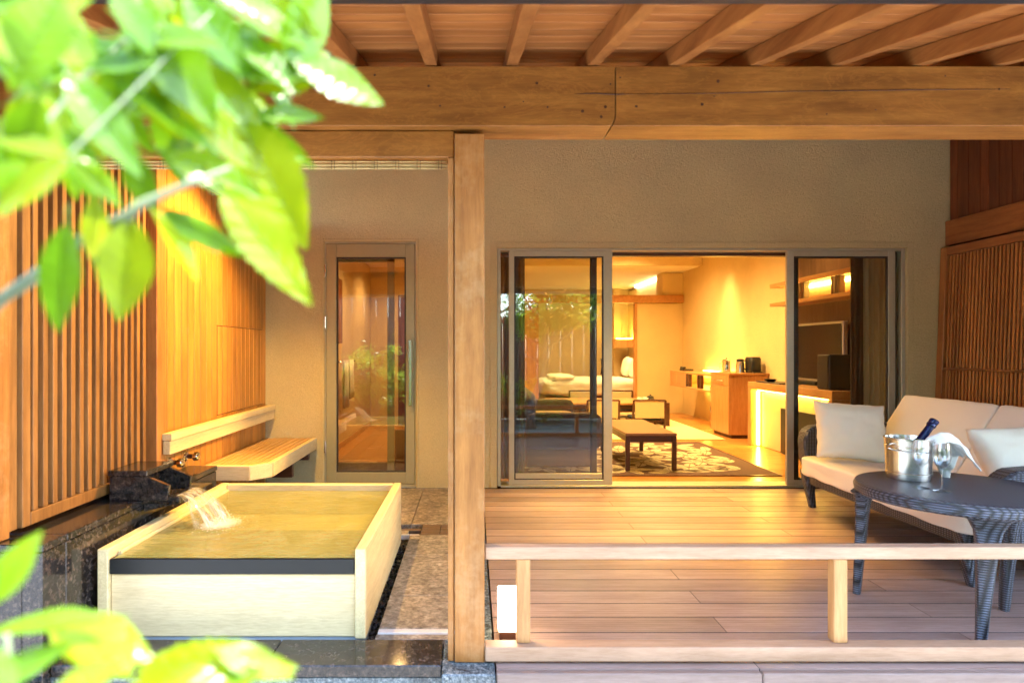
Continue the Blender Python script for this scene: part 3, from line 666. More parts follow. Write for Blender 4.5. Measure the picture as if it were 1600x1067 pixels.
def sheet(y0, y1, xe, off, seed):
    V = []; F = []; nu, nv = 18, 22
    for j in range(nv):
        t = j / (nv - 1)
        for i in range(nu):
            s = i / (nu - 1); y = y0 + (y1 - y0) * s
            ex = xe + .025 * noise.noise(Vector((s * 4, seed, 0))) + .02 * math.sin(s * 9 + seed)
            x = -1.43 + off + (ex + 1.43) * (t ** .75) ; z = .474 - .162 * t ** 1.6 + off * .3
            y += .012 * noise.noise(Vector((s * 6, t * 2, seed))) - (s - .5) * .03 * t
            x += .006 * noise.noise(Vector((s * 14, t * 3, seed + 4)))
            V.append(Vector((x, y, z)))
    for j in range(nv - 1):
        for i in range(nu - 1): F.append((j * nu + i, j * nu + i + 1, (j + 1) * nu + i + 1, (j + 1) * nu + i))
    c = Vector((-1.41, 3.18, .455)); return OBJ('water_sheet', me_from([v - c for v in V], F, M['fall'], True), ws, c)
sheet(3.085, 3.275, -1.30, 0, 1); sheet(3.09, 3.27, -1.27, .006, 5); sheet(3.10, 3.22, -1.335, -.006, 9); sheet(3.16, 3.27, -1.25, .01, 12)
fm = plain('foam', (.85, .83, .76), .4, nz=.05); V = []; F = []
for k in range(900):
    a = rng.gauss(0, 1); b = rng.gauss(0, 1); c = Vector((-1.27 + a * .045 + abs(b) * .015, 3.17 + b * .055, .312 + abs(rng.gauss(0, .004)) * (1 + 3 * (abs(a) < .6))))
    s = rng.uniform(.0008, .0026); b0 = len(V); V += [c + Vector((v.x, v.y, v.z * .7)) * s for v in iv]; F += [[b0 + i for i in f] for f in ifc]
c = Vector((-1.27, 3.17, .312)); fo = OBJ('splash_drops', me_from([v - c for v in V], F, fm, True), ws, c); fo['kind'] = 'stuff'

def foamm():
    m, N, L, bs = newmat('surface foam'); mp = coords(N, L, (1, 1, 1), False)
    gr_ = N.new("ShaderNodeTexGradient"); gr_.gradient_type = 'SPHERICAL'; m2 = coords(N, L, (7.5, 6.2, 7.5), False); L.new(m2.outputs[0], gr_.inputs[0])
    n = noisen(N, L, mp, 55, 6, .75, .5); mu = N.new("ShaderNodeMath"); mu.operation = 'MULTIPLY'; L.new(gr_.outputs[1], mu.inputs[0]); L.new(n.outputs[0], mu.inputs[1])
    r = ramp(N, [(.08, (0, 0, 0)), (.36, (.8, .8, .8))]); L.new(mu.outputs[0], r.inputs[0]); L.new(r.outputs[0], bs.inputs['Alpha'])
    bs.inputs['Base Color'].default_value = (.86, .84, .74, 1); bs.inputs['Roughness'].default_value = .5; return m
V = [Vector((0, 0, .006))]; F = []
for j in range(1, 9):
    for k in range(32):
        a = k / 32 * 6.283; rr_ = .15 * j / 8; V.append(Vector((math.cos(a) * rr_, math.sin(a) * rr_ * 1.1, .006 * (1 - j / 8) + .004 * noise.noise(Vector((math.cos(a) * j, math.sin(a) * j, 2))) * (1 - j / 8))))
for k in range(32): F.append((0, 1 + k, 1 + (k + 1) % 32))
for j in range(7):
    for k in range(32): F.append((1 + j * 32 + k, 1 + (j + 1) * 32 + k, 1 + (j + 1) * 32 + (k + 1) % 32, 1 + j * 32 + (k + 1) % 32))
OBJ('foam_patch', me_from(V, F, foamm(), True), ws, (-1.25, 3.17, .3185))

# taps on the wall
for j, (y, z) in enumerate(((3.71, .525), (3.92, .527))):
    tp = E('wall_tap', (-1.76, y, z)); T(tp, ('chrome wall tap nearer the granite spout, under the backrest' if j == 0 else 'chrome wall tap nearer the bench, under the backrest'), 'tap', 'chrome taps on the cedar wall')
    Rx = Matrix.Rotation(R(90), 3, 'Y')
    lathe('rose', tp, [(0, 0), (.030, 0), (.032, .006), (.022, .014), (.014, .016)], (-1.758, y, z), M['chrome'], 24, Rx)
    lathe('spindle', tp, [(.014, .014), (.014, .05)], (-1.758, y, z), M['walnut'], 18, Rx)
    lathe('knob', tp, [(0, .048), (.020, .048), (.027, .054), (.027, .078), (.019, .086), (.010, .087), (0, .083)], (-1.758, y, z), M['chrome'], 12, Rx)

# ------------------------------------------------------------------ bath tub
TX0, TX1, TY0, TY1, TZ = -1.557, -.442, 2.655, 3.985, .352
tb = E('hinoki_bath', (-1.0, 3.3, -.09)); T(tb, 'square pale hinoki wood bath full of water, black front band', 'bath')
bx('side_board', tb, TX0, TX0 + .045, TY0 + .0, TY1, -.02, TZ, M['hinokiy'], .004)
bx('side_board', tb, TX1 - .045, TX1, TY0 + .0, TY1, -.02, TZ, M['hinokiy'], .004)
bx('back_board', tb, TX0 + .047, TX1 - .047, TY1 - .05, TY1 - .002, -.02, TZ - .002, M['hinoki'], .004)
bx('front_panel', tb, TX0 + .047, TX1 - .047, TY0 + .022, TY0 + .06, -.02, .243, M['hinoki'], .003)
bx('front_band', tb, TX0 + .047, TX1 - .049, TY0 + .008, TY0 + .062, .245, .3095, plain('black lacquer band', (.004, .006, .007), .42, nz=.2), .003)
bx('plinth', tb, TX0 + .03, TX1 - .012, TY0 + .03, TY1 - .02, -.098, -.022, plain('grey plinth', (.33, .37, .40), .5, nz=.1), .003)
bx('inner_step', tb, TX0 + .047, TX0 + .065, TY0 + .07, TY1 - .06, .26, .325, M['hinokiy'], .003)
bx('bottom', tb, TX0 + .047, TX1 - .047, TY0 + .065, TY1 - .053, -.0, .02, M['hinoki'], 0)
bx('inner_seat', tb, TX0 + .067, TX1 - .05, TY1 - .40, TY1 - .055, .022, .17, M['hinoki'], .003)
def bathwater():
    m, N, L, bs = newmat('bath water'); out = N["Material Output"]
    mp = coords(N, L, (1, 1.0, 1), False); n = noisen(N, L, mp, 5, 4, .55, .8)
    r = ramp(N, [(.3, (.42, .48, .17)), (.7, (.60, .64, .29))]); L.new(n.outputs[0], r.inputs[0])
    bs.inputs['Roughness'].default_value = .9; bs.inputs['Specular IOR Level'].default_value = 0; L.new(r.outputs[0], bs.inputs['Base Color'])
    tr = N.new("ShaderNodeBsdfTransparent"); tr.inputs[0].default_value = (.78, .82, .42, 1)
    m1 = N.new("ShaderNodeMixShader"); m1.inputs[0].default_value = .42; L.new(tr.outputs[0], m1.inputs[1]); L.new(bs.outputs[0], m1.inputs[2])
    gl = N.new("ShaderNodeBsdfGlossy"); gl.inputs['Roughness'].default_value = .09
    fr_ = N.new("ShaderNodeFresnel"); fr_.inputs[0].default_value = 1.36
    m2 = N.new("ShaderNodeMixShader"); L.new(fr_.outputs[0], m2.inputs[0]); L.new(m1.outputs[0], m2.inputs[1]); L.new(gl.outputs[0], m2.inputs[2])
    m3 = coords(N, L, (1.2, 3.0, 1), False); nb = noisen(N, L, m3, 9, 3, .5, .6)
    b = N.new("ShaderNodeBump"); b.inputs['Strength'].default_value = .22; b.inputs['Distance'].default_value = .02; L.new(nb.outputs[0], b.inputs['Height'])
    L.new(b.outputs[0], gl.inputs['Normal']); L.new(b.outputs[0], fr_.inputs['Normal']); L.new(m2.outputs[0], out.inputs[0]); return m
V = []; F = []; nx, ny = 90, 100; ax0, ax1, ay0, ay1 = TX0 + .0655, TX1 - .046, TY0 + .012, TY1 - .051
for j in range(ny):
    for i in range(nx):
        x = ax0 + (ax1 - ax0) * i / (nx - 1); y = ay0 + (ay1 - ay0) * j / (ny - 1)
        d = math.hypot(x + 1.27, y - 3.17); z = .3125 + .0035 * math.exp(-d * 4) * math.sin(d * 75) + .0012 * noise.noise(Vector((x * 9, y * 14, 0)))
        V.append(Vector((x + 1, y - 3.3, z)))
for j in range(ny - 1):
    for i in range(nx - 1): F.append((j * nx + i, j * nx + i + 1, (j + 1) * nx + i + 1, (j + 1) * nx + i))
wt = OBJ('bath_water', me_from(V, F, bathwater(), True), None, (-1, 3.3, 0)); wt['kind'] = 'structure'

# ------------------------------------------------------------------ bench and backrest
bn = E('slatted_bench', (-1.55, 4.8, .0)); T(bn, 'pale slatted bath bench with a clipped corner against the cedar wall', 'bench')
bz = .43
prism('front_board', bn, [(-1.755, 4.12), (-1.435, 4.12), (-1.435, 4.165), (-1.755, 4.165)], 'z', bz - .095, bz, M['hinoki'], .003)
prism('corner_board', bn, [(-1.433, 4.12), (-1.323, 4.245), (-1.365, 4.262), (-1.433, 4.186)], 'z', bz - .095, bz, M['hinokiy'], .003)
bx('edge_board', bn, -1.365, -1.323, 4.265, 5.45, bz - .095, bz, M['hinokiy'], .003)
for j in range(8):
    x0 = -1.752 + j * .0482; ys = 4.168 if x0 < -1.44 else 4.19 + (x0 + 1.44) * 1.1
    bx('slat', bn, x0, x0 + .037, ys, 5.45, bz - .03, bz - .002, M['bench'], .002)
bx('slat_gap_shade', bn, -1.754, -1.37, 4.2, 5.44, bz - .05, bz - .034, M['walnut'], 0)  # dark sheet added under the slats in place of gap shade
bx('bracket', bn, -1.72, -1.38, 4.9, 4.95, .20, bz - .032, M['walnut'], .003); bx('bracket', bn, -1.72, -1.38, 5.38, 5.43, .25, bz - .032, M['walnut'], .003)
br = E('bench_backrest', (-1.7, 4.5, .65)); T(br, 'long pale wooden backrest rail fixed to the cedar wall above the bench', 'backrest')
bx('cap_strip', br, -1.726, -1.672, 3.56, 5.44, .672, .712, M['hinokiy'], .003)
bx('rail_board', br, -1.722, -1.682, 3.562, 5.44, .594, .670, M['hinokiy'], .003)
for y in (3.62, 4.5, 5.35): bx('bracket', br, -1.757, -1.724, y, y + .05, .61, .68, M['dark_cedar'], .002)

# ------------------------------------------------------------------ andon lamp on the deck edge
an = E('deck_lantern', (.14, 2.6, 0)); T(an, 'glowing white box lantern on the deck behind the first baluster', 'lantern')
bx('lamp_shade', an, .105, .195, 2.56, 2.65, .05, .205, M['lantern'], .004)
bx('base', an, .110, .190, 2.565, 2.645, .001, .049, M['walnut'], .002)

# ------------------------------------------------------------------ sofa on the deck
sf = E('wicker_sofa', (2.9, 3.9, 0)); T(sf, 'low dark wicker sofa with cream seat and back cushions facing left', 'sofa')
soft('seat_cushion', sf, (2.79, 3.91, .335), (.80, 1.62, .135), M['sofaf'], p=14, nz=.007, n=26)
for (yc, ly) in ((4.335, .86), (3.50, .80)):
    soft('back_cushion', sf, (3.125, yc, .60), (.12, ly - .008, .51), M['sofaf'], rot=(0, R(33), 0), p=44, nz=.004, seed=yc, n=22)
mbx('seat_frame', sf, [(2.47, 3.30, 3.12, 4.70, .19, .265)], M['wicker'], .012)
loft('back_frame', sf, [(3.12, 3.9, .20, .03, .84), (3.24, 3.9, .5, .03, .84), (3.36, 3.9, .80, .03, .84)], M['wicker'])
for (ya, tag_) in ((4.79, 0), (3.03, 1)):
    V = []; F = []
    P = [(2.50, .26), (2.47, .36), (2.455, .50), (2.475, .575), (2.53, .612), (2.65, .622), (2.9, .622), (3.2, .64), (3.36, .68), (3.38, .60), (3.3, .26)]
    prism('arm', sf, P, 'y', ya - .055, ya + .055, M['wicker'], .012)
for (x, y) in ((2.52, 4.80), (2.47, 3.20), (3.25, 4.80), (3.25, 3.06)):
    loft('leg', sf, [(x + .03, y, 0, .022, .022), (x + .01, y, .12, .03, .03), (x, y, .275, .05, .045)], M['wicker'])
def pillow(loc, wx, wy, th, rot, seed):
    V = []; F = []; n = 28
    for side in (1, -1):
        for i in range(n + 1):
            for j in range(n + 1):
                u = -1 + 2 * i / n; v = -1 + 2 * j / n
                pf = (max(0, 1 - abs(u) ** 2.6) * max(0, 1 - abs(v) ** 2.6)) ** .42
                inx = 1 - .07 * (1 - abs(v) ** 2); iny = 1 - .07 * (1 - abs(u) ** 2)
                x = u * wx / 2 * (1 - .06 * (1 - v * v) * abs(u)); y = v * wy / 2 * (1 - .06 * (1 - u * u) * abs(v))
                e = max(abs(u), abs(v)) ** 6
                x += .007 * e * noise.noise(Vector((v * 5, u, seed))); y += .007 * e * noise.noise(Vector((u * 5, v, seed + 3)))
                z = side * th / 2 * pf + .016 * noise.noise(Vector((u * 2.2, v * 2.2, seed + side))) * pf + .006 * noise.noise(Vector((u * 6, v * 6, seed + side))) * pf + .012 * e * noise.noise(Vector((u * 3, v * 3, seed + 9)))
                V.append(Vector((x, y, z)))
    m_ = (n + 1) ** 2
    for s_ in (0, 1):
        for i in range(n):
            for j in range(n):
                q_ = (s_ * m_ + i * (n + 1) + j, s_ * m_ + (i + 1) * (n + 1) + j, s_ * m_ + (i + 1) * (n + 1) + j + 1, s_ * m_ + i * (n + 1) + j + 1)
                F.append(q_ if s_ == 0 else q_[::-1])
    me = me_from(V, F, M['pillow'], True); bm = bmesh.new(); bm.from_mesh(me); bmesh.ops.remove_doubles(bm, verts=bm.verts, dist=.0006); bm.to_mesh(me); bm.free()
    o = OBJ('throw_cushion', me, None, loc); o.rotation_euler = rot; return o
p1 = pillow((2.66, 4.50, .605), .47, .42, .17, (R(68), R(4), R(-10)), 4)
T(p1, 'ivory square cushion propped at the far end of the sofa by the window', 'cushion', 'ivory cushions on the sofa')
p2 = pillow((2.86, 3.33, .60), .50, .38, .17, (R(60), R(0), R(12)), 9)
T(p2, 'ivory cushion lying low against the near sofa arm, behind the table', 'cushion', 'ivory cushions on the sofa')

# ------------------------------------------------------------------ wicker table
CX, CY, TR, TT = 2.15, 2.835, .395, .575
wtb = E('wicker_table', (CX, CY, 0)); T(wtb, 'round dark wicker table with three tapered legs before the sofa', 'table')
prof = [(0, TT - .03), (TR - .03, TT - .03), (TR - .012, TT - .055), (TR, TT - .045), (TR + .004, TT - .02), (TR - .004, TT - .004), (TR - .02, TT), (TR * .6, TT), (0, TT)]
lathe('tabletop', wtb, prof, (CX, CY, 0), M['wicker'], 72)
for (x, y, tx, ty) in ((1.865, 3.105, 1.855, 3.03), (2.05, 2.58, 2.06, 2.55), (2.41, 2.90, 2.43, 2.88)):
    a = math.atan2(y - CY, x - CX)
    secs = []
    for t, hw, hd_ in ((0, .018, .016), (.25, .023, .019), (.5, .029, .022), (.75, .037, .025), (.88, .047, .029), (.96, .068, .035), (1, .11, .042)):
        secs.append((x + (tx - x) * t, y + (ty - y) * t, (TT - .055) * t, hd_, hw))
    loft('leg', wtb, secs, M['wicker'], rz=a)
bx('maker_plate', wtb, 2.275, 2.312, 2.448, 2.452, .545, .553, M['silver'], .001)
# champagne bucket
BX_, BY_ = 2.045, 3.00
bk = E('champagne_bucket', (BX_, BY_, TT)); T(bk, 'stainless steel champagne bucket with ring handle on the wicker table', 'bucket')
lathe('body', bk, [(0, .002), (.088, .002), (.090, .010), (.090, .026), (.093, .028), (.093, .034), (.091, .036), (.095, .150), (.098, .152), (.098, .158), (.096, .16), (.097, .187), (.102, .190), (.102, .194), (.094, .194), (.088, .15), (.084, .012), (0, .012)], (BX_, BY_, TT), M['steel'], 56)
pts = [(BX_ - .10 + .0 - .022 * math.sin(math.pi * t), BY_ - .03 - .0 * t, TT + .135 + .038 * t) for t in [i / 10 for i in range(11)]]
tube('ring_handle', bk, [(BX_ - .093, BY_ - .03, TT + .17), (BX_ - .118, BY_ - .035, TT + .165), (BX_ - .12, BY_ - .037, TT + .15), (BX_ - .10, BY_ - .045, TT + .142), (BX_ - .05, BY_ - .095, TT + .135), (BX_ - .01, BY_ - .104, TT + .133), (BX_ + .03, BY_ - .098, TT + .137)], .0028, M['chrome'], 8)
# bottle
bt = E('champagne_bottle', (BX_ + .02, BY_, TT + .02)); T(bt, 'champagne bottle neck in dark blue foil leaning out of the bucket', 'bottle')
ax = Vector((.62, -.05, .9)).normalized(); q = Vector((0, 0, 1)).rotation_difference(ax).to_matrix()
b0 = Vector((BX_ - .045, BY_ + .015, TT + .028))
lathe('bottle_body', bt, [(0, 0), (.036, .002), (.038, .02), (.038, .12), (.030, .155), (.0185, .185)], b0, plain('green bottle glass', (.01, .03, .012), .08), 28, q)
lathe('foil', bt, [(.019, .18), (.0175, .22), (.0165, .255), (.0165, .262), (.0205, .265), (.0205, .276), (.018, .279), (.0205, .283), (.0205, .297), (.014, .302), (0, .303)], b0, M['navy'], 28, q)
# napkin
V = []; F = []; nu, nv = 30, 22
prof_ = [(.02, .135), (.035, .185), (.06, .205), (.10, .228), (.14, .222), (.18, .195), (.215, .165), (.235, .14)]
def pl(t):
    s = t * (len(prof_) - 1); i = min(int(s), len(prof_) - 2); f = s - i; return (prof_[i][0] * (1 - f) + prof_[i + 1][0] * f, prof_[i][1] * (1 - f) + prof_[i + 1][1] * f)
nu, nv = 44, 36
for i in range(nu):
    t = i / (nu - 1); px_, pz_ = pl(t); wdt = .05 + .15 * math.sin(min(1, t * 1.15) * math.pi * .5)
    for j in range(nv):
        s = j / (nv - 1) - .5
        fold_ = abs(((s * 3.2 + .25 * t) % 1) - .5) * 2
        drop = .085 * (abs(s + .12) * 2) ** 1.7 * (0.35 + t) + .022 * fold_ * (.3 + t) + .012 * noise.noise(Vector((s * 7, t * 4, 2)))
        q_ = noise.noise_vector(Vector((s * 4, t * 4, 5))) * .014
        V.append(Vector((px_ * .86 - .03 * s * t + .045 * max(0, abs(s) - .25) * t + q_.x, s * wdt * .8 - .04 + q_.y, pz_ - drop + q_.z * .5)))
for i in range(nu - 1):
    for j in range(nv - 1): F.append((i * nv + j, i * nv + j + 1, (i + 1) * nv + j + 1, (i + 1) * nv + j))
nk = OBJ('napkin', me_from(V, F, M['white'], True), None, (BX_ + .015, BY_, TT)); md = nk.modifiers.new('thick', 'SOLIDIFY'); md.thickness = .004; md.offset = 0
T(nk, 'white cloth napkin draped over the right rim of the bucket', 'napkin')
# wine glasses
wg = E('champagne_glass', (1.965, 2.80, TT))
lathe('foot', wg, [(0, 0), (.034, 0), (.034, .0015), (.012, .006), (.005, .010)], (1.965, 2.80, TT), M['tglass'], 32)
lathe('stem', wg, [(.005, .010), (.0036, .03), (.0036, .085), (.006, .096)], (1.965, 2.80, TT), M['tglass'], 16)
bo = lathe('bowl', wg, [(.006, .096), (.020, .105), (.030, .125), (.0335, .15), (.032, .18), (.0285, .207), (.0275, .207), (.031, .18), (.0325, .15), (.029, .126), (.019, .107), (0, .100)], (1.965, 2.80, TT), M['tglass'], 32)
T(wg, 'left of two clear stemmed glasses in front of the bucket', 'glass', 'clear stemmed glasses on the wicker table')
g2 = copyobj(wg, None, (2.008, 2.735, TT)); g2['label'] = 'right of two clear stemmed glasses, nearer the table edge'

# ------------------------------------------------------------------ interior shell
def st(name, *a, **k):
    o = bx(name, None, *a, **k); o['kind'] = 'structure'; return o
o = st('subfloor', -.02, 4.2, 5.66, 17, -.3, -.012, M['walnut'], bev=0)
fl2 = E('room_floor', (2, 7, 0)); fl2['kind'] = 'structure'
rr = random.Random(8)
for r_ in range(16):
    y0 = 5.664 + r_ * .166; x = -.02 - rr.uniform(0, 1.2)
    while x < 3.95:
        x1 = x + rr.choice((.9, 1.2, 1.5))
        a = max(x, -.02); b = min(x1, 3.95)
        if b - a > .04: bx('floor_board', fl2, a, b - .0012, y0, y0 + .1648, -.011, .004, M['ifloor'], .0006)
        x = x1
st('room_floor_far', -.02, 4.0, 8.321, 12.0, -.011, .004, M['ifloor'], bev=0)
tt = E('tatami_floor', (2, 10, 0)); tt['kind'] = 'structure'
for i in range(4):
    for j in range(2): bx('tatami_mat', tt, -.3 + i * .9, .595 + i * .9, 8.33 + j * 1.76, 8.33 + j * 1.76 + 1.755, .006, .016, M['tatami'], .003)
st('bedroom_floor', -.3, 4.0, 12.0, 16, -.011, .012, M['ifloor'], bev=0)
rh = E('room_walls', (2, 8, 0)); rh['kind'] = 'structure'
IW = M['iwall']
bx('wall', rh, 3.92, 4.05, 7.95, 15.6, 0, 3.3, IW, 0)
bx('wall', rh, 3.95, 4.05, 5.62, 7.945, 0, 3.3, IW, 0)
bx('wall', rh, -.1, -.02, 5.62, 15.6, 0, 3.3, IW, 0)
mbx('partition_wall', rh, [(3.065, 3.918, 11.9, 12.02, .004, 2.04), (3.54, 3.918, 11.9, 12.3, 2.19, 2.605), (-.018, .84, 11.9, 12.02, .004, 2.04)], IW, 0)
bx('partition_post', rh, 3.02, 3.063, 11.88, 12.03, .004, 2.04, M['iwood'], .003)
bx('partition_header', rh, -.018, 3.916, 11.84, 12.04, 2.045, 2.186, M['iwoodh'], .003)
bx('sliding_panel', rh, .92, 1.25, 12.05, 12.08, .014, 2.04, M['iwood'], .003)
bx('wall', rh, -.018, 3.918, 15.3, 15.4, .0, 2.7, IW, 0)
bx('bedroom_side_wall', rh, 3.72, 3.918, 12.32, 15.298, .0, 2.55, IW, 0)
bx('bedroom_column', rh, 3.35, 3.5, 15.12, 15.298, .0, 2.6, IW, 0)
CE = M['ceil']
st('room_ceiling', -.1, 3.94, 5.66, 11.0, 3.0, 3.1, CE, bev=0)
st('ceiling_drop', -.018, 3.918, 11.0, 15.3, 2.612, 2.7, CE, bev=0)
bx('ceiling_fascia', rh, -.018, 3.918, 10.9, 10.998, 2.612, 2.998, IW, 0)
# lamps
def spot(x, y, z, e, ang, blend=.6, col=(1, .62, .22), tgt=None, r=.04, fixture=True, lab=None, par=None):
    l = bpy.data.lights.new('downlight', 'SPOT'); l.energy = e; l.spot_size = R(ang); l.spot_blend = blend; l.color = col; l.shadow_soft_size = r
    o = bpy.data.objects.new('downlight_lamp', l); COL.objects.link(o); o.location = (x, y, z)
    d = Vector(tgt or (x, y, z - 1)) - Vector((x, y, z)); o.rotation_euler = (-d).to_track_quat('Z', 'Y').to_euler(); return o
def area(x, y, z, sx, sy, e, rot, col=(1, .62, .22)):
    l = bpy.data.lights.new('room_lamp', 'AREA'); l.shape = 'RECTANGLE'; l.size = sx; l.size_y = sy; l.energy = e; l.color = col
    o = bpy.data.objects.new('room_lamp', l); COL.objects.link(o); o.location = (x, y, z); o.rotation_euler = rot; return o
def downl(x, y, z, lab):
    t = E('ceiling_downlight', (x, y, z)); T(t, lab, 'downlight')
    lathe('ring', t, [(.036, 0), (.05, 0), (.05, -.006), (.036, -.006)], (x, y, z), M['silver'], 24)
    lathe('lens', t, [(0, -.002), (.035, -.002)], (x, y, z), M['dl'], 24)
downl(3.4, 13.5, 2.611, 'small round ceiling downlight glowing over the bed')
WARM = (1, .64, .22)
for (x, y, z, e, wh) in ((1.2, 6.9, 2.96, 40, 'over the low table'), (2.4, 8.2, 2.96, 46, 'over the middle of the room'), (1.3, 9.6, 2.96, 34, 'over the left end of the dining table'), (2.6, 10.2, 2.96, 36, 'over the right end of the dining table'), (1.6, 13.0, 2.6, 22, 'over the foot of the bed'), (2.7, 13.4, 2.6, 28, 'over the middle of the bed')):
    spot(x, y, z, e, 150, .8, WARM, r=.12)  # fill lamps with unseen fittings, added to brighten the rooms
    t = E('ceiling_downlight', (x, y, z + .03)); T(t, 'added unseen ceiling downlight ' + wh, 'downlight', 'added fill downlights of the room')
    lathe('ring', t, [(.036, 0), (.05, 0), (.05, -.006), (.036, -.006)], (x, y, z + .02), M['silver'], 16)
spot(3.50, 9.75, 2.97, 22, 58, 1.0, WARM, (3.80, 9.75, 0))
spot(3.45, 7.0, 2.95, 10, 90, .9, WARM)
# cove led
ld = E('cove_light', (3.69, 13.4, 2.56)); T(ld, 'bright strip light along the ceiling edge of the bedroom', 'strip light')
bx('diffuser', ld, 3.66, 3.718, 12.35, 14.4, 2.56, 2.608, emis('white cove strip', (1, .85, .5), 1.6), .002)

# shelf with led
sh = E('wall_shelf', (3.6, 10, .6)); T(sh, 'floating oak shelf with glowing yellow niches along the right wall', 'shelf')
bx('top_board', sh, 3.40, 3.915, 9.12, 11.0, .795, .822, M['iwoodh'], .002); bx('bottom_board', sh, 3.40, 3.915, 9.12, 11.0, .565, .592, M['iwoodh'], .002)
bx('end_board', sh, 3.402, 3.915, 10.97, 10.998, .594, .793, M['iwood'], .002); bx('door_board', sh, 3.402, 3.42, 10.2, 10.968, .594, .793, M['iwood'], .002)
for y in (10.17, 10.05, 9.66, 9.54): bx('divider', sh, 3.402, 3.45, y, y + .03, .594, .793, M['walnut'], .001)
bx('led_strip', sh, 3.88, 3.90, 9.15, 10.9, .77, .79, M['led'], 0); bx('led_strip', sh, 3.86, 3.88, 9.15, 10.7, .826, .836, M['led'], 0)
bx('led_strip', sh, 3.86, 3.88, 9.15, 10.7, .55, .56, M['led'], 0)
ph = E('telephone', (3.62, 10.75, .824)); T(ph, 'small black telephone on the far end of the glowing shelf', 'telephone')
bx('base', ph, 3.50, 3.68, 10.62, 10.82, .824, .855, M['black'], .01); loft('handset', ph, [(3.53, 10.72, .858, .03, .09), (3.53, 10.72, .885, .022, .10), (3.53, 10.72, .895, .012, .09)], M['black'])
# cabinet with drawer
cbn = E('oak_cabinet', (3.6, 8.75, 0)); T(cbn, 'tall oak cabinet with one drawer and door under the kettles', 'cabinet')
bx('carcass', cbn, 3.405, 3.915, 8.45, 9.10, .05, .84, M['iwood'], .002); bx('worktop', cbn, 3.385, 3.915, 8.43, 9.11, .842, .866, M['iwoodh'], .002); bx('plinth', cbn, 3.43, 3.91, 8.47, 9.08, .005, .048, M['walnut'], 0)
dr = bx('drawer', cbn, 3.386, 3.403, 8.455, 9.09, .69, .836, M['iwood'], .002); dd = bx('door', cbn, 3.386, 3.403, 8.455, 9.09, .055, .685, M['iwood'], .002)
tube('handle', dr, [(3.384, 8.62, .76), (3.365, 8.62, .76), (3.365, 8.92, .76), (3.384, 8.92, .76)], .006, M['steel'], 8)
tube('handle', dd, [(3.384, 9.04, .30), (3.362, 9.04, .30), (3.362, 9.04, .66), (3.384, 9.04, .66)], .006, M['steel'], 8)
k1 = E('steel_jug', (3.52, 8.86, .867)); T(k1, 'polished steel jug, leftmost of the three vessels on the oak cabinet', 'jug')
lathe('body', k1, [(0, 0), (.055, 0), (.058, .02), (.056, .16), (.05, .175), (.012, .18), (.01, .20), (0, .205)], (3.52, 8.86, .867), M['chrome'], 24); tube('handle', k1, [(3.465, 8.86, 1.02), (3.43, 8.86, 1.0), (3.43, 8.86, .92), (3.462, 8.86, .90)], .006, M['steel'], 8)
k2 = E('electric_kettle', (3.65, 8.72, .867)); T(k2, 'glass and black electric kettle, middle vessel on the oak cabinet', 'kettle')
lathe('body', k2, [(0, 0), (.06, 0), (.058, .1), (.048, .15)], (3.65, 8.72, .867), M['steel'], 24); lathe('lid', k2, [(.049, .15), (.05, .175), (.03, .185), (0, .19)], (3.65, 8.72, .867), M['black'], 24)
tube('handle', k2, [(3.69, 8.70, 1.03), (3.735, 8.69, 1.01), (3.735, 8.69, .93), (3.70, 8.70, .91)], .008, M['black'], 8)
k3 = E('coffee_maker', (3.78, 8.6, .867)); T(k3, 'black coffee maker, rightmost on the oak cabinet', 'coffee maker')
loft('body', k3, [(3.78, 8.62, .867, .075, .10), (3.78, 8.62, .88, .078, .105), (3.78, 8.62, 1.06, .078, .105), (3.78, 8.62, 1.08, .065, .09)], M['black']); bx('tray', k3, 3.72, 3.84, 8.46, 8.515, .868, .885, M['black'], .004)
# AV bench
av = E('media_bench', (3.65, 7, 0)); T(av, 'oak media bench edged with glowing yellow light under the television', 'media bench')
bx('top_board', av, 3.40, 3.945, 6.05, 7.90, .70, .785, M['iwoodh'], .003)
bx('end_panel', av, 3.40, 3.945, 7.82, 7.90, .005, .698, M['iwood'], .003); bx('end_panel', av, 3.40, 3.945, 6.05, 6.12, .005, .698, M['iwood'], .003)
bx('back_panel', av, 3.52, 3.60, 6.122, 7.77, .01, .66, M['iwall'], .002)
bx('led_strip', av, 3.61, 3.63, 6.15, 7.80, .675, .695, M['led'], 0); bx('led_strip', av, 3.475, 3.50, 7.795, 7.812, .02, .67, M['led'], 0); bx('led_strip', av, 3.475, 3.50, 6.15, 7.79, .685, .695, M['led'], 0)
fb = bx('fire_box', av, 3.49, 3.519, 6.35, 7.25, .01, .52, M['black'], .004)
us = E('upper_shelf', (3.75, 6.8, 1.8)); T(us, 'long wall shelf with lit niches and dark dividers above the television', 'shelf')
bx('top_board', us, 3.60, 3.90, 5.95, 7.75, 1.915, 1.965, M['iwoodh'], .002); bx('bottom_board', us, 3.60, 3.90, 5.95, 7.75, 1.695, 1.735, M['iwoodh'], .002); bx('end_board', us, 3.602, 3.9, 5.95, 6.0, 1.737, 1.913, M['iwood'], .002)
for y in (6.28, 6.34, 6.41, 6.95, 7.01, 7.08): bx('divider', us, 3.602, 3.66, y, y + .02, 1.737, 1.913, M['walnut'], .001)
bx('led_strip', us, 3.87, 3.89, 6.02, 7.7, 1.89, 1.91, emis('shelf led strip', (1, .66, .10), 16), 0)
tw = bx('media_wall_panel', None, 3.905, 3.945, 5.95, 7.90, .79, 2.99, M['walltv'], .002); tw['kind'] = 'structure'
tv = E('television', (3.8, 7.1, .82)); T(tv, 'large flat television with a thin silver rim above the media bench', 'television')
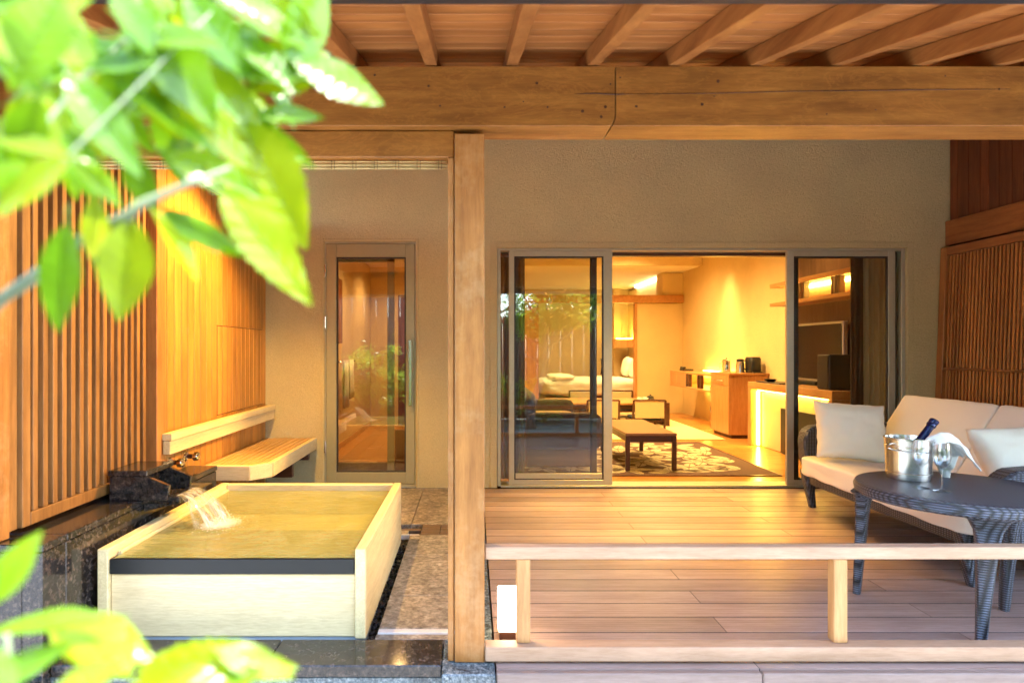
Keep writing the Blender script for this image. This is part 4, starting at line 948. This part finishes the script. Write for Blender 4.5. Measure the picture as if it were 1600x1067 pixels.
bx('bezel', tv, 3.80, 3.85, 6.56, 7.72, .83, 1.475, M['silver'], .004); bx('display', tv, 3.793, 3.80, 6.585, 7.695, .855, 1.45, M['screen'], .001); bx('stand', tv, 3.72, 3.88, 6.95, 7.35, .787, .829, M['black'], .004)
spk = E('loudspeaker', (3.6, 6.3, .787)); T(spk, 'black box loudspeaker at the near end of the media bench', 'loudspeaker')
bx('cabinet', spk, 3.46, 3.72, 6.20, 6.42, .787, 1.13, M['black'], .008); bx('grille', spk, 3.452, 3.459, 6.215, 6.405, .80, 1.115, M['curtaind'], .002)
ty = E('remote_tray', (3.55, 7.5, .787)); T(ty, 'black tray with a shallow bowl on the far end of the media bench', 'tray')
bx('tray', ty, 3.43, 3.68, 7.15, 7.75, .787, .80, M['black'], .004); lathe('bowl', ty, [(0, .014), (.04, .014), (.07, .04), (.075, .045), (.065, .042), (0, .02)], (3.52, 7.55, .787), M['black'], 24)
# curtains
def curtain(x0, x1, y, mat, label, seed, amp=.022, pitch=.045):
    V = []; F = []; n = int((x1 - x0) / .006); zs = [.03, .7, 1.4, 2.03]
    for z in zs:
        for i in range(n + 1):
            x = x0 + (x1 - x0) * i / n; V.append(Vector((x - x0, amp * math.sin((x - x0) * 6.283 / pitch + .5 * noise.noise(Vector((x * 5, z, seed)))) + .01 * noise.noise(Vector((x * 8, z * .6, seed))), z)))
    for j in range(3):
        for i in range(n): F.append((j * (n + 1) + i, j * (n + 1) + i + 1, (j + 1) * (n + 1) + i + 1, (j + 1) * (n + 1) + i))
    o = OBJ('curtain', me_from(V, F, mat, True), None, (x0, y, 0)); T(o, label, 'curtain'); return o
curtain(3.51, 3.72, 5.74, M['curtain'], 'grey brown pleated curtain gathered at the right end of the window', 1)
curtain(3.43, 3.56, 5.80, M['curtaind'], 'darker pleated curtain behind the grey one at the right window end', 2)
curtain(.245, .33, 5.70, M['isofac'], 'narrow brown pleated curtain at the left end of the window', 3)
curtain(.335, .47, 5.74, M['curtaind'], 'dark gathered curtain just behind the left sliding door stile', 4, .016)

# rug with leaf figure
rg = E('leaf_rug', (1.55, 7, .005)); T(rg, 'brown rug with a large cream leaf pattern under the low table', 'rug')
bx('pile', rg, .25, 2.86, 5.96, 8.08, .005, .013, M['rug'], .003)
mbx('border', rg, [(.25, 2.86, 5.94, 5.958, .005, .014), (2.862, 2.88, 5.94, 8.10, .005, .014), (.25, 2.86, 8.082, 8.10, .005, .014)], M['walnut'], .002)
V = []; F = []; rng = random.Random(12)
def petal(c, a, ln, wd):
    d = Vector((math.cos(a), math.sin(a), 0)); n_ = Vector((-d.y, d.x, 0)); pts = []
    N_ = 10
    for s in (1, -1):
        for i in range(N_ + 1):
            t = i / N_ if s == 1 else 1 - i / N_
            w_ = wd * math.sin(math.pi * t) ** .8 * (1 + .18 * math.sin(t * 26)) * s
            if 0 < t < 1 or s == 1: pts.append(c + d * ln * t + n_ * (w_ if 0 < t < 1 else 0))
    for s in (1, -1):   # two halves leave a dark midrib
        b0 = len(V); half = []
        for i in range(N_ + 1):
            t = i / N_; half.append(c + d * ln * t + n_ * s * (.004 + wd * math.sin(math.pi * t) ** .8 * (1 + .18 * math.sin(t * 26))))
        mid = [c + d * ln * (1 - i / N_) + n_ * s * .004 for i in range(N_ + 1)]
        for i in range(N_):
            k = len(V); V.extend([half[i], half[i + 1], mid[N_ - i - 1], mid[N_ - i]]); F.append((k, k + 1, k + 2, k + 3))
for (x, y) in ((.7, 6.3), (1.25, 6.9), (.6, 7.4), (1.5, 6.25), (2.15, 6.35), (2.35, 7.05), (1.7, 7.5), (2.45, 7.7), (1.1, 7.9), (1.9, 6.85), (2.6, 6.2), (1.0, 6.45), (1.75, 6.6), (2.4, 6.65), (2.05, 7.3), (2.7, 7.35), (2.1, 7.75), (1.35, 7.3), (2.75, 6.8), (1.25, 6.1), (1.9, 6.1), (2.3, 6.1)):
    a0 = rng.uniform(0, 6.28)
    for k in range(6):
        a = a0 + k * 1.047 + rng.uniform(-.15, .15); ln = rng.uniform(.2, .34)
        e = Vector((x, y, 0)) + Vector((math.cos(a), math.sin(a), 0)) * ln
        if .3 < e.x < 2.8 and 6.0 < e.y < 8.02: petal(Vector((x, y, 0)) + Vector((math.cos(a), math.sin(a), 0)) * .02, a, ln, .052)
lpn = OBJ('leaf_pattern', me_from([v - Vector((1.55, 7, -.0)) for v in V], F, M['rugl']), rg, (1.55, 7, .0145))
# coffee table
ct = E('low_table', (1.72, 6.8, .014)); T(ct, 'long low walnut table with four square legs on the leaf rug', 'table')
bx('table_top', ct, 1.473, 1.965, 6.14, 7.38, .352, .376, plain('table veneer', (.30, .155, .075), .28, nz=.1, nsc=4), .003)
mbx('apron', ct, [(1.485, 1.953, 6.152, 6.17, .29, .351), (1.485, 1.953, 7.35, 7.368, .29, .351), (1.485, 1.503, 6.171, 7.349, .29, .351), (1.935, 1.953, 6.171, 7.349, .29, .351)], M['walnut'], .002)
for x in (1.475, 1.923):
    for y in (6.142, 7.338): bx('leg', ct, x, x + .04, y, y + .04, .014, .35, M['walnut'], .003)
# inner sofa
iso = E('room_sofa', (.75, 6.3, 0)); T(iso, 'brown cloth sofa inside the room behind the left sliding door', 'sofa')
bx('base', iso, .50, 1.14, 5.98, 7.6, .08, .34, M['isofa'], .02); soft('seat_cushion', iso, (.85, 6.8, .40), (.62, 1.55, .14), M['isofac'], p=8, n=10); soft('backrest', iso, (.53, 6.8, .55), (.16, 1.62, .42), M['isofa'], p=8, n=10)
soft('arm', iso, (.85, 5.99, .42), (.70, .14, .34), M['isofa'], p=8, n=10); soft('arm', iso, (.85, 7.62, .42), (.70, .14, .34), M['isofa'], p=8, n=10)
# dining set on the tatami
dt = E('dining_table', (2.1, 10.2, .016)); T(dt, 'low walnut dining table standing on the tatami', 'table')
bx('table_top', dt, 1.2, 2.92, 9.75, 10.75, .335, .365, M['iwood'], .003)
bx('end_panel', dt, 2.925, 3.0, 9.72, 10.78, .016, .37, M['walnut'], .003); bx('end_panel', dt, 1.12, 1.197, 9.72, 10.78, .016, .37, M['walnut'], .003)
bx('apron', dt, 1.2, 2.92, 9.78, 9.80, .27, .334, M['walnut'], .002)
ts = E('tea_set', (2.75, 10.1, .366)); T(ts, 'round tray of white tea cups with a dark cloth on the dining table', 'tea set')
lathe('tray', ts, [(0, 0), (.16, 0), (.17, .015), (.16, .01), (0, .006)], (2.72, 10.1, .366), M['white'], 28)
for k, (u, v) in enumerate(((-.08, 0), (.0, -.07), (.02, .05))): lathe('cup', ts, [(0, 0), (.025, 0), (.04, .05), (.036, .05), (0, .01)], (2.72 + u, 10.1 + v, .374), M['white'], 18)
lathe('teapot', ts, [(0, 0), (.04, 0), (.06, .04), (.05, .075), (.015, .085), (.012, .10), (0, .105)], (2.80, 10.06, .374), M['black'], 20)
def chair(x, y, face):
    c_ = E('low_chair', (x, y, .016)); WL[c_.name] = Vector((0, 0, 0))
    wq = .23
    for s in (-1, 1): loft('back_post', c_, [(s * wq, .0, 0, .014, .016), (s * wq, -.01, .2, .015, .018), (s * wq, -.05, .43, .013, .013)], M['walnut'], rnd=.1)
    mbx('back_rail', c_, [(-wq, wq, -.062, -.038, .415, .44)], M['walnut'], .003)
    mbx('back_panel', c_, [(-wq + .02, wq - .02, -.052, -.04, .17, .405)], M['cane'], .002)
    mbx('seat_frame', c_, [(-wq, wq, .02, .46, .10, .13)], M['walnut'], .003)
    soft('seat', c_, (0, .24, .155), (.44, .43, .06), M['bluseat'], p=6, n=6)
    for s in (-1, 1): loft('front_leg', c_, [(s * wq * .93, .44, 0, .014, .014), (s * wq * .93, .44, .1, .015, .015)], M['walnut'], rnd=.1)
    return c_
ch = chair(2.57, 9.32, 0); CG = 'low chairs round the dining table'
T(ch, 'cane backed low chair on the near side of the dining table, right one', 'chair', CG)
for (x, y, rz, lab) in ((1.90, 9.32, 0, 'cane backed low chair on the near side of the dining table, left one'), (2.62, 11.35, math.pi, 'cane backed low chair across the dining table, right one'), (1.96, 11.35, math.pi, 'cane backed low chair across the dining table, left one')):
    c_ = copyobj(ch, None, (x, y, .016)); c_.rotation_euler = (0, 0, rz); c_['label'] = lab
    if rz: c_.scale = (1, 1, 1.0)
# bed
bdx = E('double_bed', (2.5, 13.7, .01)); T(bdx, 'bed with puffy white duvet and pillows in the far bedroom', 'bed')
bx('base', bdx, 1.5, 3.66, 12.95, 14.5, .012, .25, M['walnut'], .01)
soft('duvet', bdx, (2.45, 13.7, .40), (2.1, 1.75, .36), M['white'], p=5, nz=.035, n=20, seed=3)
soft('folded_throw', bdx, (1.85, 13.5, .60), (.5, 1.3, .12), M['white'], p=4, nz=.02, n=12, seed=5)
for k, y in enumerate((13.35, 14.1)): soft('pillow', bdx, (3.42, y, .80), (.2, .62, .42), M['white'], rot=(0, R(12), 0), p=3, nz=.012, n=12, seed=k, pinch=0)
hs = E('bedside_shelf', (3.5, 14.8, 1.2)); T(hs, 'small oak shelf with a glowing top beside the bed', 'shelf')
bx('box', hs, 3.25, 3.718, 14.6, 14.95, 1.22, 1.42, M['iwood'], .004); bx('led_strip', hs, 3.35, 3.70, 14.8, 14.9, 1.425, 1.44, M['led'], 0)
spot(3.55, 13.6, 2.2, 7, 100, .8, WARM, (3.7, 13.8, .8))
so_ = E('wall_socket', (3.915, 10.4, .25)); T(so_, 'small white socket low on the wall under the shelf', 'socket')
bx('plate', so_, 3.91, 3.919, 10.36, 10.43, .2, .32, M['white'], .002)

# ------------------------------------------------------------------ wash room behind the hinged door
wr = E('wash_room', (-.9, 7, 0)); wr['kind'] = 'structure'
bx('wall', wr, -1.75, -1.45, 5.62, 9.2, .0, 2.7, IW, 0); bx('wall', wr, -.12, -.102, 5.62, 9.2, .0, 2.7, IW, 0); bx('wall', wr, -1.448, -.122, 9.1, 9.2, .0, 2.7, IW, 0)
bx('ceiling', wr, -1.75, -.02, 5.62, 9.2, 2.35, 2.45, CE, 0)
bx('entry_tile', wr, -1.448, -.122, 5.615, 6.1, -.02, .003, M['tile'], 0)
bx('threshold', wr, -1.448, -.122, 6.1, 6.16, .003, .10, M['walltv'], .003)
for i in range(9): bx('floor_board', wr, -1.448 + i * .148, -1.302 + i * .148, 6.162, 9.098, .03, .10, wood_y if False else M['ifloor'], .001)
bx('skirting', wr, -1.449, -1.435, 6.165, 9.098, .101, .16, M['iwoodh'], .002)
bx('inner_door_stile', wr, -.80, -.735, 6.02, 6.06, .004, 2.1, M['aluw'], .003); bx('inner_door_head', wr, -1.448, -.735, 6.02, 6.06, 2.0, 2.1, M['aluw'], .003)
bx('low_cupboard', wr, -.73, -.13, 6.05, 6.09, .004, .42, M['dark_cedar'], .003)
bx('wall_window', wr, -1.452, -1.44, 6.5, 7.1, 1.25, 1.95, M['dark_cedar'], .003)
bx('far_door', wr, -1.05, -.45, 9.07, 9.098, .101, 1.95, M['dark_cedar'], .003)
tw_ = E('towel_rail', (-1.43, 7.0, 1.0)); T(tw_, 'towel rail with hanging pale towels on the wash room wall', 'towel rail')
tube('rail', tw_, [(-1.34, 6.6, 1.05), (-1.34, 7.3, 1.05)], .008, M['steel'], 8)
for y in (6.62, 7.28): tube('bracket', tw_, [(-1.449, y, 1.05), (-1.34, y, 1.05)], .007, M['steel'], 8)
for k, (y, d) in enumerate(((6.66, .5), (6.92, .42))):
    V = []; F = []
    for i in range(13):
        for j, z in enumerate((0, -.15, -.3, -d)): V.append(Vector((.02 + .012 * math.sin(i * 1.1 + k) * (1 + j * .3), i * .018, z)))
    for i in range(12):
        for j in range(3): F.append((i * 4 + j, i * 4 + j + 1, (i + 1) * 4 + j + 1, (i + 1) * 4 + j))
    to = OBJ('towel', me_from(V, F, M['pillow'], True), None, (-1.355, y, 1.065)); T(to, 'pale towel on the wash room rail, ' + ('nearer one' if k == 0 else 'farther one'), 'towel')
    md = to.modifiers.new('thick', 'SOLIDIFY'); md.thickness = .01
spot(-.8, 6.9, 2.33, 11, 150, .8, (1, .58, .22), r=.08)
spot(-.9, 8.3, 2.33, 9, 150, .8, (1, .58, .22), r=.08)

# ------------------------------------------------------------------ veranda downlights
spot(1.629, 4.72, rz_(4.72) + .05, 82, 64, .95, (1, .54, .12), r=.008)
spot(1.56, 4.45, rz_(4.45) - .03, 95, 52, .5, (1, .58, .16), (-1.7, 3.15, 1.0), r=.012)
spot(-1.15, 3.95, 2.5, 26, 120, .5, (1, .58, .15), (-1.45, 3.75, 0), r=.03)
for (x, y, lab) in ((1.50, 4.75, 'small round downlight under the veranda roof over the deck'), (-1.15, 3.95, 'small round downlight under the roof over the bath')):
    t = E('roof_downlight', (x, y, rz_(y))); T(t, lab, 'downlight')
    lathe('can', t, [(.0, .06), (.042, .06), (.042, -.02), (.036, -.02), (.036, .05), (0, .05)], (x, y, rz_(y)), M['gutter'], 24)

# ------------------------------------------------------------------ foreground branch and shrub
def leafmesh(seed, mat, wr=.42):
    rng = random.Random(seed); V = []; F = []; n = 22; m_ = 4
    curl = rng.uniform(.03, .16); fold = rng.uniform(.1, .3); tw_ = rng.uniform(-.25, .25)
    for i in range(n + 1):
        t = i / n; wd = wr * .5 * (math.sin(math.pi * t ** .88) ** .95 if 0 < t < 1 else 0) * (1.08 - .12 * t)
        ser = 1 + (.09 if i % 2 else -.04) * (t > .12)
        cz = -curl * t * t; 
        for j in range(-m_, m_ + 1):
            s = j / m_; x = wd * s * (ser if abs(j) == m_ else 1); z = cz + fold * abs(x) + .007 * math.sin(t * 13 + s * 3 + seed) * abs(s) + tw_ * x * t
            V.append(Vector((x, t + (.015 if abs(j) == m_ else 0), z)))
    w_ = 2 * m_ + 1
    for i in range(n):
        for j in range(w_ - 1): F.append((i * w_ + j, i * w_ + j + 1, (i + 1) * w_ + j + 1, (i + 1) * w_ + j))
    # raised midrib
    tubeVF([Vector((0, -.14, .02)), Vector((0, 0, .002)), Vector((0, .5, -curl * .25 + .002)), Vector((0, .93, -curl * .87 + .002))], [.011, .010, .007, .002], 5, V, F)
    me = me_from(V, F, mat, True); return me
LM = [leafmesh(i, M[k], wq) for i, (k, wq) in enumerate((('leafA', .36), ('leafB', .31), ('leafC', .38), ('leafA', .29), ('leafC', .33), ('leafB', .38)))]
def pt(px, py, d): return Vector(((px - 738) / 1000 * d, d, H - (py - 546) / 1000 * d))
lr = random.Random(21)
def leaf(parent, b, t, db, dt_, mi, wsc=1.0, roll=0.0):
    B = pt(*b, db); Tt = pt(*t, dt_); d = Tt - B; ln = d.length; d.normalize()
    view = -((B + Tt) / 2 - Vector((0, 0, H))).normalized()
    nrm = (view + Vector((0, 0, .9))).normalized(); nrm = (nrm - d * nrm.dot(d)).normalized()
    x = d.cross(nrm).normalized(); rot = Matrix((x, d, nrm)).transposed() @ Matrix.Rotation(roll, 3, 'Y')
    o = OBJ('leaf', LM[mi % len(LM)], parent, B); o.rotation_euler = rot.to_euler(); o.scale = (ln * wsc, ln, ln); return o
fb = E('foreground_tree', (-.95, .55, -.45)); T(fb, 'sunlit young tree whose blurred bright green branch hangs in from the left', 'tree')
tube('trunk', fb, [(-.95, .55, -.45), (-.93, .56, .4), (-.97, .56, 1.1), (-.93, .55, 1.6), (-.98, .5, 2.1)], [.035, .03, .026, .02, .01], M['bark'], 12)
tube('branch', fb, [(-.94, .55, .95), (-.7, .55, 1.05), pt(-60, 520, .52), pt(10, 462, .51), pt(80, 415, .50), pt(104, 392, .50), pt(150, 360, .495), pt(200, 338, .49), pt(218, 320, .49), pt(300, 285, .5), pt(360, 262, .52)], [.018, .012, .006, .0048, .0056, .0044, .0038, .0048, .0036, .0028, .0015], M['bark'], 10)
tube('branch', fb, [(-.95, .56, 1.2), (-.7, .5, 1.3), pt(-50, 340, .42), pt(60, 290, .42), pt(150, 200, .44), pt(260, 90, .48), pt(330, 20, .5)], [.010, .006, .0018, .0015, .0012, .001, .0008], M['bark'], 10)
tube('branch', fb, [pt(-50, 340, .42), pt(40, 240, .44), pt(120, 130, .47), pt(200, 60, .5), pt(300, 60, .54), pt(420, 110, .58)], [.0028, .0024, .002, .0016, .0012, .001], M['bark'], 8)
LV = [((455, 95), (602, 158), .56, .60, 3, 1.5, .2), ((440, 95), (522, -25), .55, .6, 3, 1.4, 1.0), ((365, 180), (478, 378), .55, .55, 2, 1.15, .3), ((340, 285), (490, 474), .52, .55, 4, 1.0, .2),
      ((250, 325), (382, 402), .50, .54, 1, .9, .9), ((205, 335), (188, 505), .49, .50, 2, 1.15, -.2), ((105, 345), (86, 520), .45, .46, 1, 1.05, .3), ((150, 300), (150, 430), .47, .5, 4, .9, .4), ((235, 325), (322, 432), .50, .52, 2, .9, -.4),
      ((112, 245), (192, 318), .46, .47, 0, 1.2, 0), ((100, 110), (222, 275), .44, .46, 1, 1.2, .1), ((175, 125), (352, 245), .47, .52, 1, .95, -.2), ((250, 130), (400, 262), .5, .54, 4, 1.0, .2),
      ((215, 20), (342, 190), .48, .5, 0, 1.3, .1), ((110, 250), (-25, 330), .42, .40, 2, 1.1, 0), ((-30, 190), (108, 240), .42, .42, 4, 1.1, .3), ((95, -10), (12, 130), .42, .40, 0, 1.4, 0),
      ((285, -15), (392, 118), .5, .53, 5, 1.3, .2), ((330, -10), (488, 62), .52, .56, 0, 1.2, 0), ((385, 140), (512, 72), .56, .58, 2, 1.5, .3), ((400, 180), (508, 178), .56, .58, 5, .9, .2),
      ((-20, 90), (70, 150), .41, .42, 1, 1.3, 0), ((400, 190), (492, 262), .57, .58, 3, .8, .5), ((255, 240), (420, 305), .5, .54, 0, .95, .4), ((170, -20), (262, 96), .46, .48, 5, 1.2, 0),
      ((-20, 20), (45, 110), .4, .41, 2, 1.4, 0), ((200, 240), (240, 330), .5, .5, 5, 1.2, .6), ((300, 90), (420, 220), .53, .55, 2, 1.2, -.2), ((360, 60), (470, 130), .55, .57, 0, 1.2, .1),
      ((-30, 300), (40, 250), .4, .41, 3, 1.3, .8), ((240, 60), (180, 180), .48, .48, 0, 1.2, .3), ((60, 150), (20, 270), .42, .42, 0, 1.3, 0), ((420, 0), (505, 60), .55, .58, 4, 1.2, .6)]
for k in range(92):
    bx_, by_ = lr.uniform(-30, 400), lr.uniform(-40, 210 + 0)
    if bx_ > 300 and by_ > 150: continue
    a_ = lr.uniform(-.5, 1.7); ll = lr.uniform(110, 170); dd_ = .46 + bx_ / 3200 + lr.uniform(-.04, .06)
    dd_ += .06 * (k > 51)
    LV.append(((bx_, by_), (bx_ + math.cos(a_) * ll, by_ + math.sin(a_) * ll), dd_, dd_ + lr.uniform(-.02, .04), lr.randrange(6), lr.uniform(.9, 1.15), lr.uniform(-.6, .8)))
for (b, t, db, dt_, mi, ws_, ro) in LV: leaf(fb, b, t, db, dt_, mi, ws_, ro)
fs_ = E('foreground_shrub', (-.55, .75, -.45)); T(fs_, 'blurred bright green shrub rising into the lower left corner', 'shrub')
for (a, c) in (((-.55, .75, -.45), pt(10, 990, .48)), ((-.5, .78, -.45), pt(150, 1040, .48)), ((-.45, .8, -.45), pt(300, 1060, .50)), ((-.5, .78, -.45), pt(60, 1080, .48))):
    a = Vector(a); tube('stem', fs_, [a, a.lerp(c, .5) + Vector((.03, 0, .05)), c], [.007, .005, .003], M['bark'], 8)
LV2 = [((-25, 950), (58, 832), .66, .68, 0, 1.1, .2), ((175, 965), (-30, 975), .70, .66, 0, .62, .1), ((205, 1060), (100, 950), .68, .72, 4, 1.35, .2), ((75, 985), (238, 1015), .72, .72, 2, 1.3, 0),
       ((-30, 1075), (110, 1005), .66, .68, 1, 1.1, .1), ((210, 1045), (465, 1030), .72, .76, 2, .75, .2), ((330, 1010), (462, 1055), .74, .76, 4, 1.0, .1), ((60, 1110), (190, 1030), .66, .66, 4, 1.3, 0),
       ((190, 1110), (300, 1030), .70, .70, 2, 1.3, 0), ((300, 1110), (400, 1040), .73, .73, 0, 1.3, 0), ((-40, 1010), (30, 1090), .62, .62, 5, 1.3, 0), ((-60, 1000), (-5, 880), .62, .62, 1, 1.2, 0)]
for (b, t, db, dt_, mi, ws_, ro) in LV2: leaf(fs_, b, t, db * .66, dt_ * .66, mi, ws_, ro)
for k in range(26):   # lower and outer leaves out of the frame, so that the shrub is whole from the side
    c = Vector((-.55 + lr.gauss(0, .14), .72 + lr.gauss(0, .08), lr.uniform(.1, .62)))
    if c.z > .62 + (.0 if c.x < -.3 else -.1): continue
    o = OBJ('leaf', LM[k % 6], fs_, c); o.rotation_euler = (lr.uniform(-.4, .4), lr.uniform(-.4, .4), lr.uniform(0, 6.28)); o.scale = (.13, .12, .12)
for k in range(24):
    c = Vector((-.9 + lr.gauss(0, .16), .55 + lr.gauss(0, .14), lr.uniform(1.2, 2.1)))
    if c.x > -.62: continue
    o = OBJ('leaf', LM[k % 6], fb, c); o.rotation_euler = (lr.uniform(-.4, .4), lr.uniform(-.4, .4), lr.uniform(0, 6.28)); o.scale = (.12, .11, .11)
